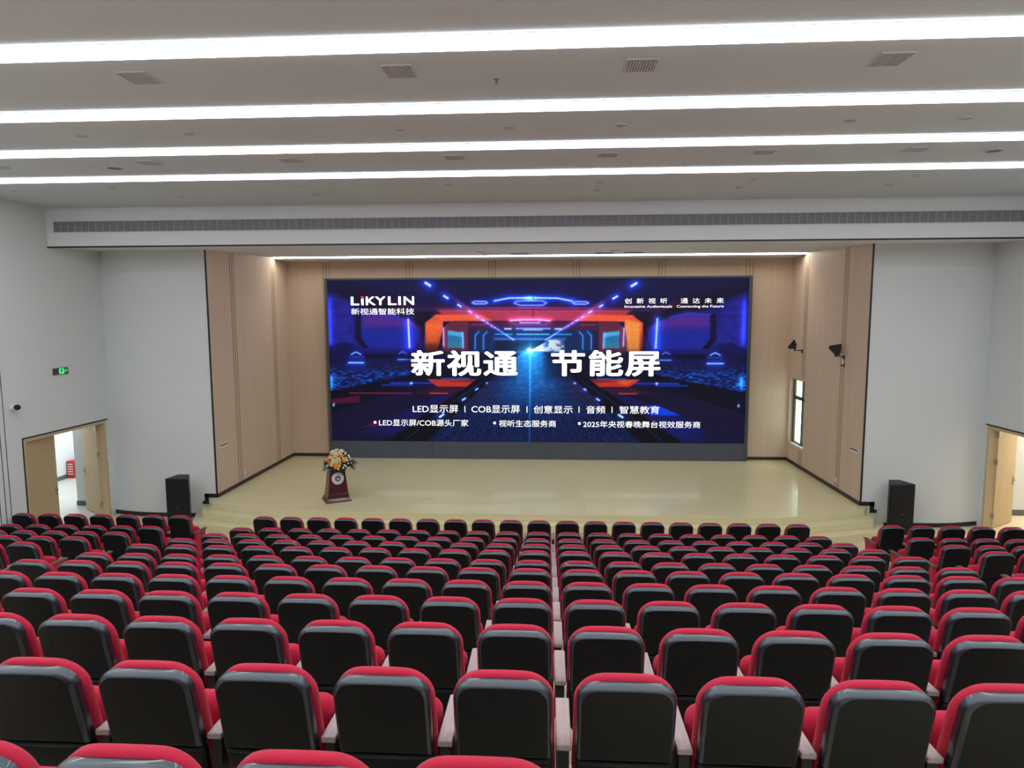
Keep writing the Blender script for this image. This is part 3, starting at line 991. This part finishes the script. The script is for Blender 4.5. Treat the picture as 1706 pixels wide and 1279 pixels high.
pb.inputs['Emission Strength'].default_value = 0.92
me.materials.append(dm)
o = bpy.data.objects.new('display', me)
COL.objects.link(o)
o.parent = scr


def text_mesh(body, offset=0.0, gap=1.0):
    cu = bpy.data.curves.new('text', 'FONT')
    cu.body = body
    cu.size = 1.0
    cu.offset = offset
    cu.space_character = gap
    cu.resolution_u = 4
    ob = bpy.data.objects.new('text', cu)
    COL.objects.link(ob)
    bpy.context.view_layer.update()
    dg = bpy.context.evaluated_depsgraph_get()
    m_ = bpy.data.meshes.new_from_object(ob.evaluated_get(dg))
    bpy.data.objects.remove(ob)
    bpy.data.curves.remove(cu)
    return m_


def screen_text(name, body, x0, x1, z0, z1, m=None, bold=0.0, gap=1.0, y=.018, label=None, parent=None):
    """letters fitted into a rectangle of the display; z are world heights"""
    m_ = text_mesh(body, 0.0, gap)
    if bold:
        import bmesh
        bm = bmesh.new()
        bm.from_mesh(m_)
        src_ = list(bm.verts) + list(bm.edges) + list(bm.faces)
        for k2 in range(8):
            dup_ = bmesh.ops.duplicate(bm, geom=src_)['geom']
            vs_ = [g_ for g_ in dup_ if isinstance(g_, bmesh.types.BMVert)]
            bmesh.ops.translate(bm, verts=vs_, vec=(bold * math.cos(k2 * PI / 4), bold * math.sin(k2 * PI / 4) * .8, 0))
        bm.to_mesh(m_)
        bm.free()
    n = len(m_.vertices)
    a = np.empty(n * 3)
    m_.vertices.foreach_get('co', a)
    a = a.reshape(-1, 3)
    lo, hi = a.min(0), a.max(0)
    out = np.zeros_like(a)
    out[:, 0] = x0 + (a[:, 0] - lo[0]) / (hi[0] - lo[0]) * (x1 - x0)
    out[:, 1] = y
    out[:, 2] = z0 - SZ + (a[:, 1] - lo[1]) / (hi[1] - lo[1]) * (z1 - z0)
    m_.vertices.foreach_set('co', out.ravel())
    m_.materials.clear()
    m_.materials.append(m or M['white_text'])
    m_.update()
    ob = bpy.data.objects.new(name, m_)
    COL.objects.link(ob)
    ob.parent = parent or scr
    if label:
        ob['label'] = label
    return ob


screen_text('title_text', '新视通', -3.925, -.52, 3.18, 4.0, bold=.028, gap=1.08)
screen_text('title_text', '节能屏', .52, 3.92, 3.18, 4.0, bold=.028, gap=1.08)
lg = screen_text('logo_text', 'L', -5.81, -5.54, 5.425, 5.69, bold=.018)
for ch, xa, xb, ztop in (('ı', -5.475, -5.40, 5.63), ('K', -5.33, -5.02, 5.69), ('Y', -5.03, -4.70, 5.69), ('L', -4.62, -4.35, 5.69),
                         ('I', -4.29, -4.21, 5.69), ('N', -4.12, -3.79, 5.69)):
    screen_text('logo_letter', ch, xa, xb, 5.425, ztop, bold=.018, parent=lg)
b = MB()
b.box(-5.48, -5.395, .016, .019, 5.652 - SZ, 5.705 - SZ)
b.build('logo_dot', M['red_text'], lg)
screen_text('company_text', '新视通智能科技', -5.81, -3.79, 5.125, 5.325)
screen_text('slogan_text', '创  新  视  听      通  达  未  来', 2.79, 5.80, 5.435, 5.60)
screen_text('slogan_text', 'Innovative Audiovisuals   Connecting the Future', 2.79, 5.80, 5.285, 5.385)
for tx, xa, xb in (('LED显示屏', -3.895, -2.433), ('COB显示屏', -2.004, -.466), ('创意显示', -.029, 1.205), ('音频', 1.632, 2.23),
                   ('智慧教育', 2.668, 3.914)):
    screen_text('caption_text', tx, xa, xb, 2.0, 2.245)
for xc in (-2.217, -.238, 1.405, 2.44):
    b = MB()
    b.box(xc - .012, xc + .012, .016, .02, 2.02 - SZ, 2.22 - SZ)
    b.build('caption_divider', M['white_text'], scr)
screen_text('caption_text', 'LED显示屏/COB源头厂家', -5.0, -2.11, 1.565, 1.785)
screen_text('caption_text', '视听生态服务商', -1.13, .68, 1.56, 1.775)
screen_text('caption_text', '2025年央视春晚舞台视效服务商', 1.54, 5.19, 1.555, 1.765)
for xc in (-5.13, -1.27, 1.42):
    b = MB()
    b.lathe([(.045, .016), (.045, .02)], 14, Matrix.Rotation(PI / 2, 4, 'X') @ Matrix.Identity(4))
    ob = b.build('bullet_point', M['white_text'], scr)
    ob.location = (xc, .036, 1.68 - SZ)

# ---------------------------------------------------------------- lectern and flowers
lec = thing('lectern', 'dark mahogany lectern with a round white crest, left on the stage', 'lectern', (-4.84, 16.0, SZ), math.radians(29))


def frustum(w0, d0, z0, w1, d1, z1, yo0=0, yo1=0):
    r0 = [(-w0 / 2, yo0 - d0 / 2, z0), (w0 / 2, yo0 - d0 / 2, z0), (w0 / 2, yo0 + d0 / 2, z0), (-w0 / 2, yo0 + d0 / 2, z0)]
    r1 = [(-w1 / 2, yo1 - d1 / 2, z1), (w1 / 2, yo1 - d1 / 2, z1), (w1 / 2, yo1 + d1 / 2, z1), (-w1 / 2, yo1 + d1 / 2, z1)]
    return [r0, r1]


b = MB()
b.loft(frustum(.64, .60, 0, .62, .58, .035))
b.loft(frustum(.60, .56, .035, .535, .50, .10))
b.build('base', M['mahogany'], lec, bevel=.005)
b = MB()
b.loft(frustum(.525, .49, .10, .50, .47, .20))
b.loft(frustum(.49, .46, .20, .355, .34, .86))
b.build('body', M['mahogany'], lec, bevel=.006)
b = MB()
b.prism([(-.25, .87), (.23, .97), (.23, 1.0), (-.25, .90)], -.26, .26, 0)
b.prism([(-.16, .84), (.16, .84), (.16, .955), (-.16, .89)], -.17, .17, 0)
b.build('reading_top', M['mahogany'], lec, bevel=.006)
sl = math.atan((.46 - .34) / 2 / .66)
em = Matrix.Translation((0, -.2035, .585)) @ Matrix.Rotation(PI / 2 - sl, 4, 'X')
b = MB()
b.lathe([(.148, -.004), (.148, .006), (.143, .009)], 40, em)
eo = b.build('crest', M['emblem'], lec, smooth=40)
eo['label'] = 'round white crest with dark centre'
b = MB()
b.lathe([(.068, .008), (.068, .012)], 28, em)
for k_ in range(14):
    a = 2 * PI * k_ / 14
    b.box(-.008, .008, -.006, .006, .008, .0105, em @ Matrix.Rotation(a, 4, 'Z') @ Matrix.Translation((.108, 0, 0)))
b.build('crest_ink', M['emblem_ink'], eo)
b = MB()
b.add([(-.03, -.02, .0135), (.01, -.035, .0135), (.04, .0, .0135), (.012, .01, .0135), (.02, .03, .0135), (-.018, .02, .0135)], [(0, 1, 2, 3, 4, 5)], em)
b.build('crest_emblem', M['emblem'], eo)

fl = thing('flower_arrangement', 'bouquet of orange and cream flowers with leaves on the lectern', 'flowers', (-4.69, 15.80, SZ + 1.0))


def rose(r):
    """layered cup of petals"""
    v, f = [], []
    b_ = MB()
    for ring, (rr_, hh, tilt, n_) in enumerate(((.28, .55, .15, 5), (.6, .48, .5, 6), (1.0, .30, 1.0, 7))):
        for i in range(n_):
            a = 2 * PI * (i + .5 * ring) / n_
            ca, sa = math.cos(a), math.sin(a)
            w_ = rr_ * 1.5 * PI / n_
            P_ = []
            for (tt_, ww) in ((0, .35), (.5, 1.0), (.85, .8), (1.0, .2)):
                rad = rr_ * (.25 + .75 * tt_ ** .8) * (1 if ring else .8)
                z_ = hh * (1.25 * tt_) - tilt * .35 * tt_ * tt_
                for sd in (-1, 1):
                    P_.append(((rad * ca - sd * ww * w_ * sa) * r, (rad * sa + sd * ww * w_ * ca) * r, z_ * r))
            b_.add(P_, [(0, 1, 3, 2), (2, 3, 5, 4), (4, 5, 7, 6)])
    b_.lathe([(.05 * r, -.5 * r), (.5 * r, -.15 * r), (.55 * r, .12 * r), (.25 * r, .45 * r)], 10)
    return b_


def ball(r, n=10):
    b_ = MB()
    b_.lathe([(r * .05, -r)] + [(r * math.sin(PI * k_ / 6), -r * math.cos(PI * k_ / 6)) for k_ in range(1, 6)] + [(r * .05, r)], n)
    return b_


def leaf_mb(L, wd):
    b_ = MB()
    P_ = []
    for k_ in range(7):
        t_ = k_ / 6
        wv = wd * math.sin(PI * min(1, t_ * .92 + .08)) ** .8
        z_ = .25 * L * t_ - .3 * L * t_ * t_
        P_ += [(t_ * L, -wv / 2, z_ + .15 * wv), (t_ * L, 0, z_), (t_ * L, wv / 2, z_ + .15 * wv)]
    F_ = []
    for k_ in range(6):
        F_ += [(3 * k_, 3 * k_ + 1, 3 * k_ + 4, 3 * k_ + 3), (3 * k_ + 1, 3 * k_ + 2, 3 * k_ + 5, 3 * k_ + 4)]
    return b_.add(P_, F_)


protos = {}


def put(kind, make, m, loc, dirv, parent, spin=0.0, smooth=60):
    if kind not in protos:
        ob_ = make().build(kind[0], m, parent, smooth=smooth)
        protos[kind] = ob_
    else:
        ob_ = protos[kind].copy()
        COL.objects.link(ob_)
        ob_.parent = parent
    d = Vector(dirv).normalized()
    ob_.rotation_mode = 'QUATERNION'
    ob_.rotation_quaternion = d.to_track_quat('Z', 'Y') @ Matrix.Rotation(spin, 4, 'Z').to_quaternion()
    ob_.location = loc
    return ob_


r2 = random.Random(5)


def dome(az, el, k_=1.0):
    d = Vector((math.cos(el) * math.cos(az), math.cos(el) * math.sin(az), math.sin(el)))
    return Vector((d.x * .285, d.y * .27, d.z * .285)) * k_, d


b = MB()
b.lathe([(.10, .005), (.19, .02), (.22, .12), (.16, .22), (.04, .25)], 14)
b.build('greenery_base', M['leaf'], fl, smooth=60)
front = -PI / 2
for az, el in ((-.5, .05), (-.15, .05), (.28, .12), (.05, -.2), (-1.0, .28), (-.86, .32), (-.55, .85), (-.2, .95), (.30, .85), (.55, .8), (.1, 1.15),
               (-.75, .75), (.8, .35)):
    p, d = dome(front + az, el)
    put(('orange_rose',), lambda: rose(.064), M['orange'], p, d, fl, r2.random() * 6)
for az, el in ((-.35, .62), (.2, .65), (.45, 1.0), (-.6, 1.0), (-.02, .8)):
    p, d = dome(front + az, el, 1.02)
    put(('peach_rose',), lambda: rose(.06), M['peach'], p, d, fl, r2.random() * 6)
for az, el in ((-.28, .36), (-.05, .32), (-.18, .18), (.32, .38), (.12, .48)):
    p, d = dome(front + az, el, 1.0)
    put(('lime_bloom',), lambda: ball(.05), M['lime'], p, d, fl)
for q_ in range(62):
    az, el = r2.uniform(-1.5, 1.5), r2.uniform(-.35, 1.4)
    p, d = dome(front + az, el, r2.uniform(1.0, 1.2))
    put(('cream_bloom',), lambda: ball(.024, 8), M['cream'], p, d, fl)
for q_ in range(12):
    az, el = r2.uniform(0, 2 * PI), r2.uniform(.2, 1.4)
    p, d = dome(az, el, 1.0)
    put(('white_daisy',), lambda: rose(.035), M['cream'], p, d, fl, r2.random() * 6)


def put_leaf(kind, m, L, wd, az, el, base, roll_=0):
    key = (kind, round(L, 2))
    if key not in protos:
        ob_ = leaf_mb(L, wd).build(kind, m, fl, smooth=60)
        protos[key] = ob_
    else:
        ob_ = protos[key].copy()
        COL.objects.link(ob_)
        ob_.parent = fl
    ob_.rotation_euler = (roll_, -el, az)
    ob_.location = base


LR = -math.radians(0)
for q_ in range(14):
    az = r2.choice((PI, 0)) + r2.uniform(-.5, .5)
    put_leaf('dark_leaf', M['leaf'], .30, .13, az, r2.uniform(-.7, .25), (.10 * math.cos(az), -.04, r2.uniform(0, .08)), r2.uniform(-.8, .8))
for q_ in range(10):
    az = r2.uniform(-.5, .3)
    put_leaf('eucalyptus_leaf', M['eucalyptus'], .36, .10, az, r2.uniform(-.75, -.1), (.14, -.05, .05), r2.uniform(-.8, .8))
for q_ in range(6):
    az = PI + r2.uniform(-.2, .4)
    put_leaf('eucalyptus_leaf', M['eucalyptus'], .36, .10, az, r2.uniform(-.9, -.5), (-.12, -.05, .02), r2.uniform(-.8, .8))
for q_ in range(12):
    az = front + r2.uniform(-1.2, 1.2)
    put_leaf('dark_leaf', M['leaf'], .24, .09, az, r2.uniform(-1.3, -.8), (.12 * math.cos(az), .12 * math.sin(az), .02), r2.uniform(-.4, .4))
for q_ in range(10):
    az = r2.uniform(0, 2 * PI)
    put_leaf('dark_leaf', M['leaf'], .24, .09, az, r2.uniform(.3, 1.1), (.12 * math.cos(az), .12 * math.sin(az), .16), r2.uniform(-.4, .4))


# ---------------------------------------------------------------- loudspeakers on the floor
def loudspeaker(poly, label):
    cx = sum(p[0] for p in poly) / 4
    cy = sum(p[1] for p in poly) / 4
    t_ = thing('loudspeaker', label, 'speaker', (cx, cy, 0), 0, 'floor loudspeakers beside the stage')
    pl_ = [(x - cx, y - cy) for x, y in poly]
    b_ = MB()
    b_.prism(pl_, .02, 1.2)
    b_.build('cabinet', M['cabinet'], t_, bevel=.012)
    (xa, ya), (xb, yb) = pl_[0], pl_[1]
    ang = math.atan2(yb - ya, xb - xa)
    L = math.hypot(xb - xa, yb - ya)
    mt = Matrix.Translation((xa, ya, 0)) @ Matrix.Rotation(ang, 4, 'Z')
    b_ = MB()
    b_.box(.025, L - .025, -.02, 0, .05, 1.17, mt)
    b_.build('front_grille', M['mesh'], t_, bevel=.008)
    b_ = MB()
    b_.box(L * .5 - .014, L * .5 + .014, -.023, -.02, .50, .515, mt)
    b_.build('badge', M['chrome'], t_)
    for sd, (pa, pb_) in enumerate(((pl_[1], pl_[2]), (pl_[3], pl_[0]))):
        mx_, my_ = (pa[0] * .5 + pb_[0] * .5), (pa[1] * .5 + pb_[1] * .5)
        an_ = math.atan2(pb_[1] - pa[1], pb_[0] - pa[0])
        m2 = Matrix.Translation((mx_, my_, .74)) @ Matrix.Rotation(an_, 4, 'Z')
        b_ = MB()
        b_.box(-.07, .07, -.012, 0, -.09, .09, m2)
        b_.build('handle_plate', M['black'], t_, bevel=.006)
    b_ = MB()
    for px_, py_ in pl_:
        b_.lathe([(.025, 0), (.025, .02)], 10, Matrix.Translation((px_ * .8, py_ * .8, 0)))
    b_.build('rubber_feet', M['black'], t_)


loudspeaker([(-8.78, 15.2), (-8.21, 15.22), (-8.44, 15.68), (-8.72, 15.66)], 'black floor loudspeaker left of the stage steps, near the left door')
loudspeaker([(8.27, 15.36), (8.88, 15.44), (8.74, 15.88), (8.49, 15.87)], 'black floor loudspeaker right of the stage steps by the right white wall')

# ---------------------------------------------------------------- small things on the walls


def antenna(y, z, outline, arm, label):
    """flat paddle aerial on a wall arm; outline in metres relative to the wall plate, across X and Z"""
    t_ = thing('paddle_antenna', label, 'antenna', (SO, y, z), 0, 'black wall antennas')
    b_ = MB()
    b_.prism(outline, -.02, .02, 1)
    b_.build('paddle', M['black'], t_, bevel=.006)
    b_ = MB()
    b_.box(-arm, 0, -.012, .012, -.012, .012)
    b_.box(-arm, -arm + .03, -.012, .012, -.012, .05)
    b_.build('arm', M['black'], t_)
    b_ = MB()
    b_.box(-.03, 0, -.03, .03, -.08, .02)
    b_.build('wall_plate', M['black'], t_)
    cx = max(p[0] for p in outline)
    b_ = MB()
    for zz in (.10, .14, .19):
        b_.tube([(cx - .05, 0, zz), (cx + .03, 0, zz - .01)], .008)
    b_.build('connectors', M['black'], t_)


antenna(17.26, 4.03, [(-.40, .20), (-.22, .02), (-.12, .02), (-.075, .32), (-.38, .27)], .24, 'black paddle antenna on a wall arm, nearer one on the right stage wall')
antenna(20.07, 4.03, [(-.42, .05), (-.20, .04), (-.19, .18), (-.25, .33), (-.42, .12)], .25, 'black paddle antenna on a wall arm, farther one above the stage window')
t = thing('wall_bracket', 'small brown bracket with a pale stem below the nearer antenna', 'bracket', (SO, 17.26, 3.81))
b = MB()
b.prism([(-.09, -.01), (0, -.05), (0, .02), (-.09, .01)], -.06, .06, 1)
b.build('shelf', M['armend'], t)
b = MB()
b.tube([(-.035, 0, .01), (-.035, 0, .16)], .012)
b.build('stem', M['white_plastic'], t)
for s, lb in ((-1, 'white panel of four dark switches on the left stage wall'), (1, 'white panel of four dark switches on the right stage wall')):
    t = thing('switch_panel', lb, 'switch', (s * SO, 16.45, 1.78), 0, 'switch panels beside the stage')
    b = MB()
    b.box(*sorted((0, -s * .012)), -.21, .21, -.045, .045)
    b.build('plate', M['white_plastic'], t, bevel=.003)
    for q_ in range(4):
        b = MB()
        b.box(*sorted((-s * .012, -s * .02)), -.18 + q_ * .1, -.115 + q_ * .1, -.002, .034)
        b.build('switch_button', M['black'], t)
for s, y, lb in ((-1, 17.56, 'small white wall socket low on the left stage wall'), (1, 17.40, 'small white wall socket low on the right stage wall')):
    t = thing('wall_socket', lb, 'socket', (s * SO, y, .80), 0, 'stage wall sockets')
    b = MB()
    b.box(*sorted((0, -s * .012)), -.05, .05, -.045, .045)
    b.build('plate', M['white_plastic'], t, bevel=.003)
    b = MB()
    for dz in (-.015, .015):
        b.box(*sorted((-s * .012, -s * .013)), -.015, .015, dz - .004, dz + .004)
    b.build('slots', M['black'], t)

t = thing('exit_sign', 'small dark exit sign with a lit green square above the left door', 'sign', (-HW, 14.645, 3.848))
b = MB()
b.box(0, .03, -.23, .23, -.075, .075)
b.build('housing', M['sign_body'], t, bevel=.004)
b = MB()
b.box(.03, .032, -.065, .085, -.062, .062)
gs = b.build('lit_square', M['sign_green'], t)
b = MB()
for (y0, y1, z0, z1) in ((.0, .03, .03, .055), (-.02, .03, .0, .03), (-.045, -.01, -.05, -.035), (.0, .02, -.05, 0), (.03, .055, .005, .018), (-.04, -.02, .005, .02)):
    b.box(.032, .0335, y0, y1, z0, z1)
b.build('running_figure', M['sign_body'], gs)
b = MB()
for y0, y1, z0, z1 in ((.10, .20, -.02, .03), (.11, .19, .035, .045), (.10, .15, -.045, -.03)):
    b.box(.03, .032, y0, y1, z0, z1)
b.build('lit_text', M['sign_dim'], t)

t = thing('security_camera', 'small white security camera with black front on the left wall', 'security camera', (-HW, 13.2, 3.20))
b = MB()
b.lathe([(.05, 0), (.05, .03), (.02, .05)], 14, Matrix.Rotation(PI / 2, 4, 'Y'))
b.build('mount', M['white_plastic'], t, smooth=40)
cm = Matrix.Translation((.13, -.03, .03)) @ Matrix.Rotation(math.radians(-40), 4, 'Z') @ Matrix.Rotation(PI / 2 + .1, 4, 'Y')
b = MB()
b.tube([(.03, 0, 0), (.09, -.01, .02)], .015)
b.lathe([(.05, -.09), (.058, -.08), (.058, .06)], 14, cm)
b.build('body', M['white_plastic'], t, smooth=40)
b = MB()
b.lathe([(.058, .06), (.06, .10), (.05, .11)], 14, cm)
b.build('front', M['black'], t, smooth=40)


# ---------------------------------------------------------------- auditorium seats
def outline(w0, w1, h0, h1, rt, rb, ins, nseg=7):
    """rounded trapezoid in (x, h), inset by ins; constant point count"""
    w0, w1 = w0 / 2 - ins, w1 / 2 - ins
    h0, h1 = h0 + ins, h1 - ins
    rt, rb = max(rt - ins * .6, .004), max(rb - ins * .6, .004)
    P_ = []
    for (cx, cz_, r_, a0) in ((w1 - rt, h1 - rt, rt, 0), (-w1 + rt, h1 - rt, rt, PI / 2), (-w0 + rb, h0 + rb, rb, PI), (w0 - rb, h0 + rb, rb, 1.5 * PI)):
        for k_ in range(nseg + 1):
            a = a0 + PI / 2 * k_ / nseg
            P_.append((cx + r_ * math.cos(a), cz_ + r_ * math.sin(a)))
        # extra points along the crown keep the top gently bowed
        if a0 == 0:
            for k_ in range(1, 6):
                x_ = (w1 - rt) * (1 - 2 * k_ / 6)
                P_.append((x_, h1))
    return P_


def crown(x, amt=.012, hw=.21):
    return -amt * (x / hw) ** 2


TILT = math.tan(math.radians(13))


def recline(x, t_, h):
    """back plane: h measured up the back, t_ forward of it"""
    bow = .02 * math.sin(PI * min(1, max(0, (h - .35) / .67)))
    return (x, -.085 + (1.02 - h) * TILT + t_ - bow * .5 - .02 * (1 - (x / .23) ** 2) * .6, h)


def pad(layers, w0, w1, h0, h1, rt, rb, cr=.012):
    rings = []
    for t_, ins in layers:
        rings.append([recline(x, t_, h + (crown(x, cr) if h > h1 - .14 else 0)) for x, h in outline(w0, w1, h0, h1, rt, rb, ins)])
    return rings


def seat_pan_rings(layers, wd, L, rt):
    """tipped-up pan: hinge near y .27, z .40; local u up the pan, t forward"""
    rings = []
    a = math.radians(80)
    for t_, ins in layers:
        rg = []
        for x, h in outline(wd, wd - .02, 0, L, rt, .03, ins):
            y_ = .20 + h * math.cos(a) + t_ * math.sin(a)
            z_ = .36 + h * math.sin(a) - t_ * math.cos(a)
            rg.append((x, y_, z_))
        rings.append(rg)
    return rings


def make_seat():
    t_ = thing('auditorium_seat', '', 'seat', (0, 0, 0))
    b_ = MB()
    b_.loft(pad([(.0, .03), (.001, .020)], .452, .448, .578, 1.006, .085, .012))
    b_.build('back_shell', M['shell'], t_, smooth=28)
    b_ = MB()
    b_.loft(pad([(.003, .023), (.001, .020), (.003, .017), (.012, .007), (.022, .001), (.036, 0), (.058, 0)], .452, .448, .578, 1.006, .085, .012))
    b_.build('shell_rim', M['rim'], t_, smooth=35)  # same plastic as the shell, split off to carry the painted highlight
    b_ = MB()
    b_.loft(pad([(.004, .03), (.010, .012), (.026, .0), (.06, 0)], (.43), .45, .26, .572, .008, .05, 0))
    b_.build('lower_shell', M['shell'], t_, smooth=28)
    b_ = MB()
    b_.loft(pad([(.054, .012), (.062, -.006), (.080, -.014), (.108, -.012), (.135, .010), (.150, .04), (.155, .08)], .452, .445, .40, 1.008, .125, .04, .016))
    b_.build('back_cushion', M['red'], t_, smooth=50)
    b_ = MB()
    b_.loft(seat_pan_rings([(0, .05), (.012, .02), (.04, .0), (.08, 0), (.105, .012)], .47, .345, .07))
    b_.build('seat_cushion', M['red'], t_, smooth=50)
    b_ = MB()
    b_.loft(seat_pan_rings([(.102, .02), (.125, .02), (.135, .04)], .45, .33, .06))
    b_.build('seat_pan', M['black'], t_, smooth=40)
    return t_


def make_arm(parent, x, end=False):
    b_ = MB()
    prof_ = [(.03, .615), (.43, .60), (.455, .605), (.46, .62), (.44, .632), (.03, .645)]
    b_.prism(prof_, x - .036, x + .036, 0)
    a_ = b_.build('armrest', M['armend'] if end else M['arm'], parent, bevel=.006)
    b_ = MB()
    b_.prism([(.10, 0), (.36, 0), (.36, .03), (.30, .05), (.42, .606), (.05, .617), (.05, .35), (.16, .05), (.10, .03)], x - .026, x + .026, 0)
    p_ = b_.build('side_panel', M['red'] if end else M['black'], parent, bevel=.004)
    if end:
        p_['label'] = 'red upholstered end panel'
    return a_, p_


proto = make_seat()
arm_r = make_arm(proto, .28)
end_r = make_arm(proto, .28, True)
end_l = make_arm(proto, -.28, True)
body_parts = [c for c in proto.children if c not in arm_r + end_r + end_l]


def copy_seat(loc, parts, label):
    r = proto.copy()
    COL.objects.link(r)
    r.location = loc
    r['label'] = label
    r['group'] = 'red auditorium seats'
    for ch in parts:
        c = ch.copy()
        COL.objects.link(c)
        c.parent = r
    return r


ROW_NAME = ['nearest row', 'second nearest row', 'ninth row from stage plus one'] + [''] * 9
for i in range(12):
    ROW_NAME[i] = 'front row' if i == 11 else (ORD[12 - i] + ' row from stage')
ROW_NAME[0], ROW_NAME[1] = 'nearest row', 'second nearest row'
n_seats = 0
extra = []
for i in range(12):
    Y, F = ROW_Y[i], ROW_F[i]
    row = []
    for blk in (-1, 0, 1):
        if blk == 0:
            row += [(blk, k_, .56 * (k_ - 9.5)) for k_ in range(20)]
        else:
            row += [(blk, k_, blk * (7.10 + .56 * k_)) for k_ in range(7)]
    vis = []
    for blk, k_, x in row:
        u, v = proj((x, Y, F + .97))
        hw = F_PX * .30 / (Y)
        if -hw - 10 < u < 1706 + hw + 10 and v < 1279 + 12:
            vis.append((u, blk, k_, x))
    if not vis:
        continue
    vis.sort()
    keep = set((q_[1], q_[2]) for q_ in vis)
    for blk, k_, x in row:
        u, v = proj((x, Y, F + .97))
        side = 'left' if u < 853 else 'right'
        if (blk, k_) not in keep and abs(u - 853) < 853 + F_PX * 1.2 / Y + 10 and v < 1291:
            extra.append((blk, k_, x, Y, F, 'dark-backed red seat just beyond the photo on the %s, %s' % (side, ROW_NAME[i])))
    ends = [q_ for q_ in vis if q_[1] == 0 and q_[2] in (0, 19)]
    lefty = any(q_[2] == 0 for q_ in ends)
    righty = any(q_[2] == 19 for q_ in ends)
    for rank, (u, blk, k_, x) in enumerate(vis):
        if blk:
            side = 'left' if blk < 0 else 'right'
            lb = 'dark-backed red seat, %s from %s aisle in %s side block, %s' % (ORD[k_ + 1], side, side, ROW_NAME[i])
        elif k_ < 10 and lefty:
            lb = 'dark-backed red seat, %s from left aisle in centre block, %s' % (ORD[k_ + 1], ROW_NAME[i])
        elif k_ >= 10 and righty:
            lb = 'dark-backed red seat, %s from right aisle in centre block, %s' % (ORD[20 - k_], ROW_NAME[i])
        elif rank < (len(vis) + 1) // 2:
            lb = "dark-backed red seat, %s from photo's left edge, %s" % (ORD[rank + 1], ROW_NAME[i])
        else:
            lb = "dark-backed red seat, %s from photo's right edge, %s" % (ORD[len(vis) - rank], ROW_NAME[i])
        extra.append((blk, k_, x, Y, F, lb))
for blk, k_, x, Y, F, lb in extra:
        parts = list(body_parts)
        right_end = (blk == 0 and k_ == 19) or (blk == 1 and k_ == 6) or (blk == -1 and k_ == 0)
        left_end = (blk == 0 and k_ == 0) or (blk == -1 and k_ == 6) or (blk == 1 and k_ == 0)
        parts += list(end_r if right_end else arm_r)
        if left_end:
            parts += list(end_l)
        copy_seat((x, Y, F), parts, lb)
        n_seats += 1
for c in list(proto.children):
    bpy.data.objects.remove(c)
bpy.data.objects.remove(proto)
print('seats', n_seats)
